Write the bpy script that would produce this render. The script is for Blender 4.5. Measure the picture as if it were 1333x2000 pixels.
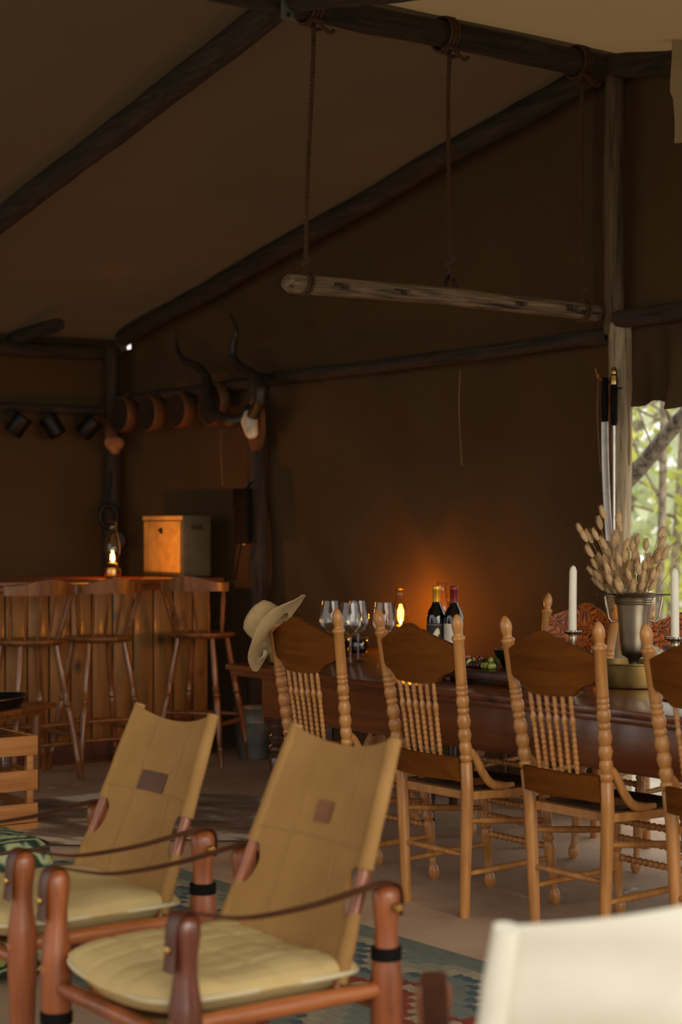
import bpy, bmesh, math, random
from mathutils import Vector, Matrix, noise

PI = math.pi
random.seed(7)
scene = bpy.context.scene
for o in list(bpy.data.objects):
    bpy.data.objects.remove(o, do_unlink=True)

# ------------------------------------------------------------------ camera, sky, exposure
# world X runs along the closed gable wall, world Y runs along the ridge towards it
cam_d = bpy.data.cameras.new('camera')
cam = bpy.data.objects.new('camera', cam_d)
scene.collection.objects.link(cam)
cam.location = (0, 0, 1.33)
cam.rotation_euler = (PI / 2, 0, math.atan2(0.81343, 0.58166))
cam_d.sensor_fit = 'VERTICAL'
cam_d.sensor_height = 36
cam_d.lens = 3450 / 2000 * 36
cam_d.shift_y = 35 / 2000
cam_d.clip_start = 0.05
cam_d.dof.use_dof = True
cam_d.dof.focus_distance = 6.5
cam_d.dof.aperture_fstop = 2.8
scene.camera = cam

world = bpy.data.worlds.new('overcast_sky')
scene.world = world
world.use_nodes = True
wn = world.node_tree.nodes
wn['Background'].inputs['Color'].default_value = (1.0, 0.96, 0.87, 1)
wn['Background'].inputs['Strength'].default_value = 1.5

# low hazy sun behind the camera, shining in under the open right-hand eave
sun_d = bpy.data.lights.new('hazy_sun', 'SUN')
sun_d.energy = 2.5
sun_d.angle = math.radians(50)
sun_d.color = (1.0, 0.92, 0.76)
sun = bpy.data.objects.new('hazy_sun', sun_d)
scene.collection.objects.link(sun)
sun.rotation_euler = Vector((-0.93, 0.15, -0.33)).to_track_quat('-Z', 'Y').to_euler()

vs = scene.view_settings
vs.view_transform = 'Standard'
vs.look = 'None'
vs.exposure = 0.0
vs.gamma = 1.0
vs.use_curve_mapping = False
scene.cycles.use_denoising = True
scene.cycles.max_bounces = 10
scene.cycles.diffuse_bounces = 5
scene.cycles.transparent_max_bounces = 16
scene.cycles.sample_clamp_indirect = 4.0
scene.cycles.caustics_reflective = False
scene.cycles.caustics_refractive = False

# ------------------------------------------------------------------ helpers
COL = scene.collection


def V(*a):
    return Vector(a)


class MB:
    """collects shapes, then links them as one mesh object"""

    def __init__(self):
        self.v, self.f, self.m = [], [], []

    def add(self, vs_, fs_, M=None, mi=0):
        b = len(self.v)
        for p in vs_:
            p = Vector(p)
            self.v.append(M @ p if M is not None else p)
        for q in fs_:
            self.f.append([b + i for i in q])
            self.m.append(mi)
        return self

    def box(self, x0, x1, y0, y1, z0, z1, bev=0.0, M=None, mi=0):
        bm = bmesh.new()
        r = bmesh.ops.create_cube(bm, size=1)
        for p in bm.verts:
            p.co = Vector(((x0 + x1) / 2 + p.co.x * (x1 - x0), (y0 + y1) / 2 + p.co.y * (y1 - y0),
                           (z0 + z1) / 2 + p.co.z * (z1 - z0)))
        if bev > 0:
            bmesh.ops.bevel(bm, geom=bm.edges[:], offset=bev, segments=2, profile=0.6, affect='EDGES')
        bm.verts.index_update()
        self.add([p.co.copy() for p in bm.verts], [[q.index for q in f.verts] for f in bm.faces], M, mi)
        bm.free()
        return self

    def tube(self, pts, rads, n=10, cap=True, sx=1.0, sy=1.0, up=None, M=None, mi=0):
        pts = [Vector(p) for p in pts]
        k = len(pts)
        if not hasattr(rads, '__len__'):
            rads = [rads] * k
        tans = []
        for i in range(k):
            a = pts[max(0, i - 1)]
            b = pts[min(k - 1, i + 1)]
            t = (b - a)
            tans.append(t.normalized() if t.length > 1e-9 else Vector((0, 0, 1)))
        ref = Vector(up) if up is not None else (Vector((1, 0, 0)) if abs(tans[0].x) < 0.9 else Vector((0, 1, 0)))
        nrm = (ref - tans[0] * ref.dot(tans[0])).normalized()
        vs_, fs_ = [], []
        for i in range(k):
            t = tans[i]
            nrm = nrm - t * nrm.dot(t)
            nrm = nrm.normalized() if nrm.length > 1e-6 else t.orthogonal().normalized()
            bn = t.cross(nrm)
            for j in range(n):
                a = 2 * PI * j / n
                vs_.append(pts[i] + nrm * (math.cos(a) * rads[i] * sx) + bn * (math.sin(a) * rads[i] * sy))
        for i in range(k - 1):
            for j in range(n):
                j2 = (j + 1) % n
                fs_.append([i * n + j, i * n + j2, (i + 1) * n + j2, (i + 1) * n + j])
        if cap:
            fs_.append(list(range(n))[::-1])
            fs_.append([(k - 1) * n + j for j in range(n)])
        return self.add(vs_, fs_, M, mi)

    def lathe(self, prof, n=20, M=None, mi=0, cap=True):
        vs_, fs_ = [], []
        k = len(prof)
        for r, z in prof:
            r = max(r, 0.0004)
            for j in range(n):
                a = 2 * PI * j / n
                vs_.append((r * math.cos(a), r * math.sin(a), z))
        for i in range(k - 1):
            for j in range(n):
                j2 = (j + 1) % n
                fs_.append([i * n + j, i * n + j2, (i + 1) * n + j2, (i + 1) * n + j])
        if cap:
            fs_.append(list(range(n))[::-1])
            fs_.append([(k - 1) * n + j for j in range(n)])
        return self.add(vs_, fs_, M, mi)

    def prism(self, poly, z0, z1, M=None, mi=0, mi_top=None, mi_bot=None):
        k = len(poly)
        vs_ = [(p[0], p[1], z0) for p in poly] + [(p[0], p[1], z1) for p in poly]
        b = len(self.f)
        fs_ = [list(range(k))[::-1], [k + i for i in range(k)]]
        for i in range(k):
            j = (i + 1) % k
            fs_.append([i, j, k + j, k + i])
        self.add(vs_, fs_, M, mi)
        if mi_top is not None:
            self.m[b + 1] = mi_top
        if mi_bot is not None:
            self.m[b] = mi_bot
        return self

    def sheet(self, fn, nu, nv, thick=0.0, M=None, mi=0):
        P = [[Vector(fn(i / nu, j / nv)) for j in range(nv + 1)] for i in range(nu + 1)]
        idx = lambda i, j: i * (nv + 1) + j
        top = [P[i][j] for i in range(nu + 1) for j in range(nv + 1)]
        fs_ = [[idx(i, j), idx(i + 1, j), idx(i + 1, j + 1), idx(i, j + 1)] for i in range(nu) for j in range(nv)]
        if thick == 0:
            return self.add(top, fs_, M, mi)
        low = []
        for i in range(nu + 1):
            for j in range(nv + 1):
                a = P[min(nu, i + 1)][j] - P[max(0, i - 1)][j]
                b = P[i][min(nv, j + 1)] - P[i][max(0, j - 1)]
                n_ = a.cross(b)
                n_ = n_.normalized() if n_.length > 1e-9 else Vector((0, 0, 1))
                low.append(P[i][j] - n_ * thick)
        N = len(top)
        fs2 = [[N + q for q in f[::-1]] for f in fs_]
        rim = []
        ring = [idx(i, 0) for i in range(nu + 1)] + [idx(nu, j) for j in range(1, nv + 1)] + \
               [idx(i, nv) for i in range(nu - 1, -1, -1)] + [idx(0, j) for j in range(nv - 1, 0, -1)]
        for a, b in zip(ring, ring[1:] + ring[:1]):
            rim.append([b, a, N + a, N + b])
        return self.add(top + low, fs_ + fs2 + rim, M, mi)

    def build(self, name, mat, parent=None, smooth=40):
        me = bpy.data.meshes.new(name)
        me.from_pydata([tuple(p) for p in self.v], [], self.f)
        mats = mat if isinstance(mat, (list, tuple)) else [mat]
        for mm in mats:
            me.materials.append(mm)
        if len(mats) > 1:
            me.polygons.foreach_set('material_index', self.m)
        bm = bmesh.new()
        bm.from_mesh(me)
        bmesh.ops.recalc_face_normals(bm, faces=bm.faces[:])
        bm.to_mesh(me)
        bm.free()
        if smooth:
            me.polygons.foreach_set('use_smooth', [True] * len(me.polygons))
            me.set_sharp_from_angle(angle=math.radians(smooth))
        me.update()
        o = bpy.data.objects.new(name, me)
        COL.objects.link(o)
        if parent is not None:
            o.parent = parent
        return o


def tag(o, label, cat, group=None, kind=None):
    o['label'] = label
    o['category'] = cat
    if group:
        o['group'] = group
    if kind:
        o['kind'] = kind
    return o


def thing(name, label, cat, loc=(0, 0, 0), rz=0.0, group=None):
    o = bpy.data.objects.new(name, None)
    o.empty_display_size = 0.05
    COL.objects.link(o)
    o.location = loc
    o.rotation_euler = (0, 0, rz)
    return tag(o, label, cat, group)


def struct(o):
    o['kind'] = 'structure'
    return o


def copy_tree(o, parent=None):
    c = o.copy()
    COL.objects.link(c)
    c.parent = parent
    for ch in list(o.children):
        copy_tree(ch, c)
    return c


def lerp(a, b, t):
    return a + (b - a) * t


def piece(z, table):
    """piecewise-linear radius from a table of (z, r)"""
    for (z0, r0), (z1, r1) in zip(table, table[1:]):
        if z <= z1:
            return lerp(r0, r1, 0 if z1 == z0 else max(0, min(1, (z - z0) / (z1 - z0))))
    return table[-1][1]


def bez(pts, n):
    """Catmull-Rom through pts"""
    P = [Vector(p) for p in pts]
    P = [P[0] * 2 - P[1]] + P + [P[-1] * 2 - P[-2]]
    out = []
    segs = len(P) - 3
    for i in range(n + 1):
        t = i / n * segs
        s = min(int(t), segs - 1)
        t -= s
        a, b, c, d = P[s:s + 4]
        out.append(0.5 * ((2 * b) + (c - a) * t + (2 * a - 5 * b + 4 * c - d) * t * t + (3 * b - a - 3 * c + d) * t ** 3))
    return out


def lerps(table, n):
    """n+1 radii interpolated evenly along a list"""
    k = len(table) - 1
    out = []
    for i in range(n + 1):
        t = i / n * k
        s = min(int(t), k - 1)
        out.append(lerp(table[s], table[s + 1], t - s))
    return out


# ------------------------------------------------------------------ materials
def lin(c):
    return tuple((x / 12.92 if x <= 0.04045 else ((x + 0.055) / 1.055) ** 2.4) for x in (v / 255 for v in c)) + (1,)


def new_mat(name):
    m = bpy.data.materials.new(name)
    m.use_nodes = True
    nt = m.node_tree
    return m, nt, nt.nodes, nt.links, nt.nodes['Principled BSDF']


def ramp(nt, cols, pos=None, interp='LINEAR'):
    r = nt.nodes.new('ShaderNodeValToRGB')
    cr = r.color_ramp
    cr.interpolation = interp
    k = len(cols)
    pos = pos or [i / (k - 1) for i in range(k)]
    while len(cr.elements) < k:
        cr.elements.new(0.5)
    for e, c, p in zip(cr.elements, cols, pos):
        e.position = p
        e.color = c
    return r


def noise_node(nt, vec, scale, detail=4, rough=0.55, dist=0.0):
    n_ = nt.nodes.new('ShaderNodeTexNoise')
    n_.inputs['Scale'].default_value = scale
    n_.inputs['Detail'].default_value = detail
    n_.inputs['Roughness'].default_value = rough
    n_.inputs['Distortion'].default_value = dist
    if vec is not None:
        nt.links.new(vec, n_.inputs['Vector'])
    return n_


def mapped(nt, scale, rot=(0, 0, 0)):
    tc = nt.nodes.new('ShaderNodeTexCoord')
    mp = nt.nodes.new('ShaderNodeMapping')
    mp.inputs['Scale'].default_value = scale
    mp.inputs['Rotation'].default_value = rot
    nt.links.new(tc.outputs['Object'], mp.inputs['Vector'])
    return mp.outputs['Vector']


def bump(nt, height, strength, dist, bsdf):
    b = nt.nodes.new('ShaderNodeBump')
    b.inputs['Strength'].default_value = strength
    b.inputs['Distance'].default_value = dist
    nt.links.new(height, b.inputs['Height'])
    nt.links.new(b.outputs['Normal'], bsdf.inputs['Normal'])
    return b


def wood(name, dark, light, rough=0.45, axis=2, scale=6.0, stretch=0.12, coat=0.0, bumps=0.25, knots=False):
    m, nt, nd, lk, bs = new_mat(name)
    sc = [scale * 5] * 3
    sc[axis] = scale * 5 * stretch
    vec = mapped(nt, sc)
    oi = nd.new('ShaderNodeObjectInfo')
    ad = nd.new('ShaderNodeVectorMath')
    ad.operation = 'ADD'
    sca = nd.new('ShaderNodeMath')
    sca.operation = 'MULTIPLY'
    sca.inputs[1].default_value = 37.0
    lk.new(oi.outputs['Random'], sca.inputs[0])
    lk.new(vec, ad.inputs[0])
    lk.new(sca.outputs[0], ad.inputs[1])
    vec = ad.outputs[0]
    n1 = noise_node(nt, vec, 1.0, 6, 0.6, 0.8)
    r = ramp(nt, [lin(dark), lin(light)], [0.32, 0.68])
    lk.new(n1.outputs['Fac'], r.inputs['Fac'])
    colr = r.outputs['Color']
    if knots:
        vo = nd.new('ShaderNodeTexVoronoi')
        vo.inputs['Scale'].default_value = 1.0
        vk = mapped(nt, [6 if i != axis else 4.5 for i in range(3)])
        ak = nd.new('ShaderNodeVectorMath')
        ak.operation = 'ADD'
        lk.new(vk, ak.inputs[0])
        lk.new(sca.outputs[0], ak.inputs[1])
        lk.new(ak.outputs[0], vo.inputs['Vector'])
        rk = ramp(nt, [(0.05, 0.025, 0.01, 1), (1, 1, 1, 1)], [0.06, 0.24])
        lk.new(vo.outputs['Distance'], rk.inputs['Fac'])
        mx = nd.new('ShaderNodeMix')
        mx.data_type = 'RGBA'
        mx.blend_type = 'MULTIPLY'
        mx.inputs['Factor'].default_value = 0.9
        lk.new(colr, mx.inputs['A'])
        lk.new(rk.outputs['Color'], mx.inputs['B'])
        colr = mx.outputs['Result']
    lk.new(colr, bs.inputs['Base Color'])
    bs.inputs['Roughness'].default_value = rough
    bs.inputs['Coat Weight'].default_value = coat
    bs.inputs['Coat Roughness'].default_value = 0.15
    if bumps:
        bump(nt, n1.outputs['Fac'], bumps, 0.004, bs)
    return m


def cloth(name, c1, c2, scale=3.0, weave=900, rough=0.95, bumps=0.15, glow=0.0, gcol=(150, 116, 74)):
    m, nt, nd, lk, bs = new_mat(name)
    vec = mapped(nt, (1, 1, 1))
    n1 = noise_node(nt, vec, scale, 5, 0.6)
    r = ramp(nt, [lin(c1), lin(c2)], [0.3, 0.7])
    lk.new(n1.outputs['Fac'], r.inputs['Fac'])
    lk.new(r.outputs['Color'], bs.inputs['Base Color'])
    bs.inputs['Roughness'].default_value = rough
    bs.inputs['Specular IOR Level'].default_value = 0.1
    n2 = noise_node(nt, vec, weave, 1, 0.5)
    bump(nt, n2.outputs['Fac'], bumps, 0.002, bs)
    if glow:                               # daylight soaking through the cloth
        tl = nd.new('ShaderNodeBsdfTranslucent')
        tl.inputs['Color'].default_value = lin(gcol)
        mx = nd.new('ShaderNodeMixShader')
        mx.inputs['Fac'].default_value = glow
        lk.new(bs.outputs['BSDF'], mx.inputs[1])
        lk.new(tl.outputs['BSDF'], mx.inputs[2])
        lk.new(mx.outputs['Shader'], nd['Material Output'].inputs['Surface'])
    return m


def plain(name, c, rough=0.5, metal=0.0, coat=0.0, var=0.12, spec=0.5):
    m, nt, nd, lk, bs = new_mat(name)
    vec = mapped(nt, (1, 1, 1))
    n1 = noise_node(nt, vec, 14, 4)
    c0 = lin(c)
    r = ramp(nt, [tuple(x * (1 - var * 2) for x in c0[:3]) + (1,), tuple(min(1, x * (1 + var * 2)) for x in c0[:3]) + (1,)], [0.3, 0.7])
    lk.new(n1.outputs['Fac'], r.inputs['Fac'])
    lk.new(r.outputs['Color'], bs.inputs['Base Color'])
    bs.inputs['Roughness'].default_value = rough
    bs.inputs['Metallic'].default_value = metal
    bs.inputs['Coat Weight'].default_value = coat
    bs.inputs['Specular IOR Level'].default_value = spec
    return m


def thin_glass(name, tint=(1, 1, 1, 1), gloss=0.03):
    m = bpy.data.materials.new(name)
    m.use_nodes = True
    nt = m.node_tree
    nd, lk = nt.nodes, nt.links
    nd.remove(nd['Principled BSDF'])
    tr = nd.new('ShaderNodeBsdfTransparent')
    tr.inputs['Color'].default_value = tint
    gl = nd.new('ShaderNodeBsdfGlossy')
    gl.inputs['Roughness'].default_value = 0.03
    lw = nd.new('ShaderNodeLayerWeight')
    lw.inputs['Blend'].default_value = 0.25
    mr = nd.new('ShaderNodeMapRange')
    mr.inputs['To Min'].default_value = gloss
    mr.inputs['To Max'].default_value = 0.6
    lk.new(lw.outputs['Fresnel'], mr.inputs['Value'])
    mx = nd.new('ShaderNodeMixShader')
    lk.new(mr.outputs['Result'], mx.inputs['Fac'])
    lk.new(tr.outputs['BSDF'], mx.inputs[1])
    lk.new(gl.outputs['BSDF'], mx.inputs[2])
    lk.new(mx.outputs['Shader'], nd['Material Output'].inputs['Surface'])
    return m


def emitter(name, c, strength):
    m, nt, nd, lk, bs = new_mat(name)
    bs.inputs['Base Color'].default_value = (0, 0, 0, 1)
    bs.inputs['Emission Color'].default_value = c
    bs.inputs['Emission Strength'].default_value = strength
    return m


M_ = {}
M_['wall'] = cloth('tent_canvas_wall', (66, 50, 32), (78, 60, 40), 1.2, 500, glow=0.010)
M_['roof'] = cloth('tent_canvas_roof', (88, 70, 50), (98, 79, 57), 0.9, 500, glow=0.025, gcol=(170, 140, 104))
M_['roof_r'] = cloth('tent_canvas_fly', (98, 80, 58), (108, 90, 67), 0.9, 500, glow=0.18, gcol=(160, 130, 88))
M_['log'] = wood('weathered_log', (20, 16, 12), (62, 50, 37), 0.9, 2, 7, 0.10, 0, 0.9)
M_['log_x'] = wood('weathered_log_along_wall', (20, 16, 12), (62, 50, 37), 0.9, 0, 7, 0.10, 0, 0.9)
M_['log_y'] = wood('weathered_log_along_ridge', (20, 16, 12), (62, 50, 37), 0.9, 1, 7, 0.10, 0, 0.9)
M_['post_pale'] = wood('sun_bleached_post', (92, 78, 60), (176, 158, 130), 0.9, 2, 8, 0.06, 0, 0.9)
M_['post_mid'] = wood('half_weathered_post', (40, 32, 22), (104, 86, 62), 0.9, 2, 8, 0.07, 0, 0.9)
M_['yoke'] = wood('grey_old_wood', (30, 23, 17), (140, 116, 90), 0.85, 1, 11, 0.06, 0, 1.0)
M_['oak'] = wood('golden_oak', (150, 98, 48), (186, 130, 70), 0.42, 2, 5, 0.15, 0.15, 0.1)
M_['oak_panel'] = wood('brown_oak_board', (88, 46, 8), (110, 62, 14), 0.75, 0, 5, 0.12, 0.0, 0.1)
M_['oak_panel'].node_tree.nodes['Principled BSDF'].inputs['Specular IOR Level'].default_value = 0.1
M_['seat_dark'] = plain('dark_leather_seat', (38, 26, 18), 0.45, 0, 0.1)
M_['table'] = wood('dark_mahogany', (84, 42, 16), (122, 64, 28), 0.28, 0, 4, 0.08, 0.35, 0.06, True)
M_['table_leg'] = wood('dark_turned_wood', (44, 22, 12), (66, 34, 18), 0.3, 2, 4, 0.15, 0.3, 0.06)
M_['stool'] = wood('reddish_stained_wood', (92, 52, 22), (140, 86, 42), 0.35, 2, 5, 0.15, 0.4, 0.08)
M_['bar_plank'] = wood('knotty_pine', (118, 78, 34), (158, 108, 52), 0.5, 2, 4, 0.08, 0.15, 0.08, True)
M_['bar_top'] = wood('bar_top_wood', (92, 46, 20), (140, 76, 36), 0.25, 1, 4, 0.08, 0.5, 0.05)
M_['bar_base'] = wood('red_kick_board', (64, 32, 20), (92, 48, 28), 0.5, 1, 4, 0.08, 0.1, 0.08)
M_['safari'] = wood('reddish_hardwood', (104, 50, 22), (146, 80, 40), 0.42, 2, 5, 0.12, 0.2, 0.06)
M_['safari_dark'] = wood('mahogany_post', (70, 32, 22), (100, 48, 32), 0.3, 2, 5, 0.12, 0.45, 0.06)
M_['safari_x'] = wood('reddish_dowel', (130, 70, 32), (172, 102, 54), 0.42, 1, 5, 0.12, 0.2, 0.06)
M_['khaki'] = cloth('khaki_canvas', (136, 102, 60), (152, 116, 72), 5, 700, 0.95, 0.25)
M_['khaki_seam'] = cloth('pale_thread', (150, 116, 74), (160, 126, 82), 5, 700)
M_['cream'] = cloth('cream_canvas', (200, 198, 186), (212, 210, 200), 5, 700, 0.95, 0.2)
M_['cushion'] = cloth('olive_yellow_cotton', (176, 154, 106), (192, 170, 122), 6, 600, 0.95, 0.25)
M_['piping'] = cloth('pale_piping', (178, 166, 134), (192, 180, 150), 6, 600)
M_['leather'] = plain('dark_brown_leather', (72, 38, 24), 0.5, 0, 0.1)
M_['leather_black'] = plain('black_leather', (11, 10, 9), 0.7, spec=0.1)
M_['patch'] = plain('brown_leather_patch', (82, 48, 28), 0.6)
M_['patch_tan'] = plain('tan_leather_patch', (112, 66, 30), 0.6)
M_['brass'] = plain('aged_brass', (190, 150, 84), 0.3, 1.0)
M_['brass_dull'] = plain('dull_brass', (120, 98, 58), 0.42, 1.0)
M_['steel'] = plain('tarnished_silver', (150, 138, 120), 0.36, 1.0)
M_['iron'] = plain('black_iron', (30, 28, 26), 0.5, 0.6)
M_['blade'] = plain('polished_steel_blade', (214, 216, 212), 0.4, 0.55)
M_['zinc'] = plain('galvanised_zinc', (112, 116, 114), 0.5, 0.7)
M_['straw'] = cloth('cream_straw', (170, 144, 104), (188, 162, 120), 30, 400, 0.9, 0.5)
M_['band'] = plain('dark_hat_band', (24, 20, 20), 0.8)
M_['tagpaper'] = plain('white_paper_tag', (222, 216, 200), 0.8)
M_['glass'] = thin_glass('clear_glass')
M_['lampglass'] = thin_glass('lamp_chimney_glass', (1.0, 0.93, 0.8, 1), 0.04)
M_['bottle'] = plain('dark_bottle_glass', (8, 8, 8), 0.06, 0, 0.6)
M_['foil_gold'] = plain('gold_foil', (206, 150, 40), 0.35, 0.7)
M_['foil_red'] = plain('red_foil', (112, 24, 28), 0.35, 0.4)
M_['label_dark'] = plain('dark_paper_label', (42, 38, 36), 0.7)
M_['label_white'] = plain('white_paper_label', (216, 208, 192), 0.7)
M_['wax'] = plain('white_wax', (226, 222, 206), 0.5, 0, 0, 0.03)
M_['bunny'] = cloth('dry_grass_tuft', (196, 164, 120), (216, 186, 144), 20, 300, 1.0, 0.8)
M_['straw_stem'] = plain('dry_stem', (164, 132, 82), 0.8)
M_['rope'] = plain('brown_hemp_rope', (70, 46, 26), 0.95)
M_['cord'] = plain('thin_tan_cord', (130, 100, 66), 0.95)
M_['horn'] = wood('dark_horn', (22, 18, 14), (58, 46, 34), 0.5, 2, 8, 0.4, 0, 0.8)
M_['bone'] = plain('bleached_bone', (226, 208, 176), 0.7)
M_['fur'] = plain('tan_fur', (108, 66, 36), 1.0)
M_['fur_pale'] = plain('pale_fur', (150, 100, 60), 1.0)
M_['plaque'] = wood('plaque_wood', (84, 54, 30), (118, 80, 46), 0.6, 2, 5, 0.15)
M_['crate'] = wood('orange_pine', (150, 92, 44), (192, 128, 68), 0.55, 1, 5, 0.07, 0, 0.12)
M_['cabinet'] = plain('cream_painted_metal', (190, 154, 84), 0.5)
M_['lemon'] = plain('lemon_peel', (220, 176, 20), 0.45)
M_['flame'] = emitter('lamp_flame', (1.0, 0.55, 0.16, 1), 28)
M_['outside_trunk'] = wood('grey_bark', (78, 68, 56), (160, 148, 128), 0.95, 2, 6, 0.4, 0, 1.0)
M_['outside_bark'] = wood('mottled_bark', (40, 34, 28), (150, 138, 120), 0.95, 2, 5, 0.8, 0, 1.0)


def leafmat(name, c1, c2):
    m, nt, nd, lk, bs = new_mat(name)
    oi = noise_node(nt, mapped(nt, (1, 1, 1)), 2.2, 3)
    r = ramp(nt, [lin(c1), lin(c2)], [0.35, 0.65])
    lk.new(oi.outputs['Fac'], r.inputs['Fac'])
    lk.new(r.outputs['Color'], bs.inputs['Base Color'])
    bs.inputs['Roughness'].default_value = 0.6
    tl = nd.new('ShaderNodeBsdfTranslucent')
    lk.new(r.outputs['Color'], tl.inputs['Color'])
    mx = nd.new('ShaderNodeMixShader')
    mx.inputs['Fac'].default_value = 0.5
    lk.new(bs.outputs['BSDF'], mx.inputs[1])
    lk.new(tl.outputs['BSDF'], mx.inputs[2])
    lk.new(mx.outputs['Shader'], nd['Material Output'].inputs['Surface'])
    return m


M_['leaf'] = leafmat('yellow_green_leaves', (146, 162, 76), (214, 214, 110))
M_['leaf_dark'] = leafmat('green_leaves', (66, 88, 40), (112, 128, 60))
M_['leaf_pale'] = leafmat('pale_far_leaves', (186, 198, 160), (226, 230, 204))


def floor_mat():
    m, nt, nd, lk, bs = new_mat('stained_concrete')
    vec = mapped(nt, (1, 1, 1))
    n1 = noise_node(nt, vec, 1.3, 6, 0.65)
    r = ramp(nt, [lin((150, 122, 98)), lin((182, 154, 130)), lin((198, 176, 156))], [0.3, 0.5, 0.72])
    lk.new(n1.outputs['Fac'], r.inputs['Fac'])
    n2 = noise_node(nt, vec, 5.0, 8, 0.7, 0.6)
    r2 = ramp(nt, [(0, 0, 0, 1), (1, 1, 1, 1)], [0.635, 0.69])
    lk.new(n2.outputs['Fac'], r2.inputs['Fac'])
    mx = nd.new('ShaderNodeMix')
    mx.data_type = 'RGBA'
    lk.new(r2.outputs['Color'], mx.inputs['Factor'])
    lk.new(r.outputs['Color'], mx.inputs['A'])
    mx.inputs['B'].default_value = lin((226, 218, 206))
    lk.new(mx.outputs['Result'], bs.inputs['Base Color'])
    bs.inputs['Roughness'].default_value = 0.7
    n3 = noise_node(nt, vec, 30, 6, 0.7)
    bump(nt, n3.outputs['Fac'], 0.25, 0.006, bs)
    return m


def ground_mat():
    m, nt, nd, lk, bs = new_mat('pale_sand_ground')
    vec = mapped(nt, (1, 1, 1))
    n1 = noise_node(nt, vec, 2.0, 7, 0.7)
    r = ramp(nt, [lin((150, 140, 122)), lin((200, 192, 178))], [0.3, 0.7])
    lk.new(n1.outputs['Fac'], r.inputs['Fac'])
    lk.new(r.outputs['Color'], bs.inputs['Base Color'])
    bs.inputs['Roughness'].default_value = 0.95
    return m


def math_node(nt, op, a, b=None):
    n_ = nt.nodes.new('ShaderNodeMath')
    n_.operation = op
    for i, x in enumerate((a, b)):
        if x is None:
            continue
        if isinstance(x, (int, float)):
            n_.inputs[i].default_value = x
        else:
            nt.links.new(x, n_.inputs[i])
    return n_.outputs[0]


def kilim_mat():
    m, nt, nd, lk, bs = new_mat('woven_kilim')
    vec = mapped(nt, (1, 1, 1))
    sp = nd.new('ShaderNodeSeparateXYZ')
    lk.new(vec, sp.inputs[0])
    x, y = sp.outputs[0], sp.outputs[1]
    # toothed edges of the woven bands
    teeth = math_node(nt, 'PINGPONG', x, 0.022)
    step = math_node(nt, 'MULTIPLY', math_node(nt, 'FLOOR', math_node(nt, 'DIVIDE', math_node(nt, 'PINGPONG', x, 0.27), 0.055)), 0.046)
    t = math_node(nt, 'ADD', math_node(nt, 'ADD', y, step), math_node(nt, 'MULTIPLY', teeth, 0.5))
    t = math_node(nt, 'FRACT', math_node(nt, 'DIVIDE', t, 0.62))
    bg, rd, cr, nv, sl = lin((120, 126, 118)), lin((142, 74, 60)), lin((166, 154, 130)), lin((84, 100, 108)), lin((146, 142, 126))
    r = ramp(nt, [bg, rd, cr, rd, bg, nv, cr, sl, bg], [0.0, 0.16, 0.27, 0.35, 0.46, 0.6, 0.66, 0.76, 0.9], 'CONSTANT')
    lk.new(t, r.inputs['Fac'])
    # plain slate border along the long sides
    edge = math_node(nt, 'GREATER_THAN', math_node(nt, 'ABSOLUTE', y), 0.46)
    mx = nd.new('ShaderNodeMix')
    mx.data_type = 'RGBA'
    lk.new(edge, mx.inputs['Factor'])
    lk.new(r.outputs['Color'], mx.inputs['A'])
    mx.inputs['B'].default_value = lin((116, 122, 112))
    n1 = noise_node(nt, mapped(nt, (12, 160, 1)), 1.0, 4, 0.6)
    r1 = ramp(nt, [(0.62, 0.62, 0.62, 1), (1.1, 1.1, 1.1, 1)], [0.3, 0.7])
    lk.new(n1.outputs['Fac'], r1.inputs['Fac'])
    m2 = nd.new('ShaderNodeMix')
    m2.data_type = 'RGBA'
    m2.blend_type = 'MULTIPLY'
    m2.inputs['Factor'].default_value = 1
    lk.new(mx.outputs['Result'], m2.inputs['A'])
    lk.new(r1.outputs['Color'], m2.inputs['B'])
    lk.new(m2.outputs['Result'], bs.inputs['Base Color'])
    bs.inputs['Roughness'].default_value = 1.0
    bs.inputs['Specular IOR Level'].default_value = 0.05
    bump(nt, n1.outputs['Fac'], 0.4, 0.003, bs)
    return m


def hide_mat():
    m, nt, nd, lk, bs = new_mat('brown_white_hide')
    n1 = noise_node(nt, mapped(nt, (1, 2.2, 1), (0, 0, 0.6)), 1.9, 6, 0.6, 0.5)
    r = ramp(nt, [lin((78, 62, 50)), lin((122, 102, 84)), lin((150, 130, 112)), lin((216, 206, 190))], [0.32, 0.44, 0.52, 0.58])
    lk.new(n1.outputs['Fac'], r.inputs['Fac'])
    lk.new(r.outputs['Color'], bs.inputs['Base Color'])
    bs.inputs['Roughness'].default_value = 0.9
    n2 = noise_node(nt, mapped(nt, (1, 4, 1)), 60, 3)
    bump(nt, n2.outputs['Fac'], 0.5, 0.004, bs)
    return m


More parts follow.
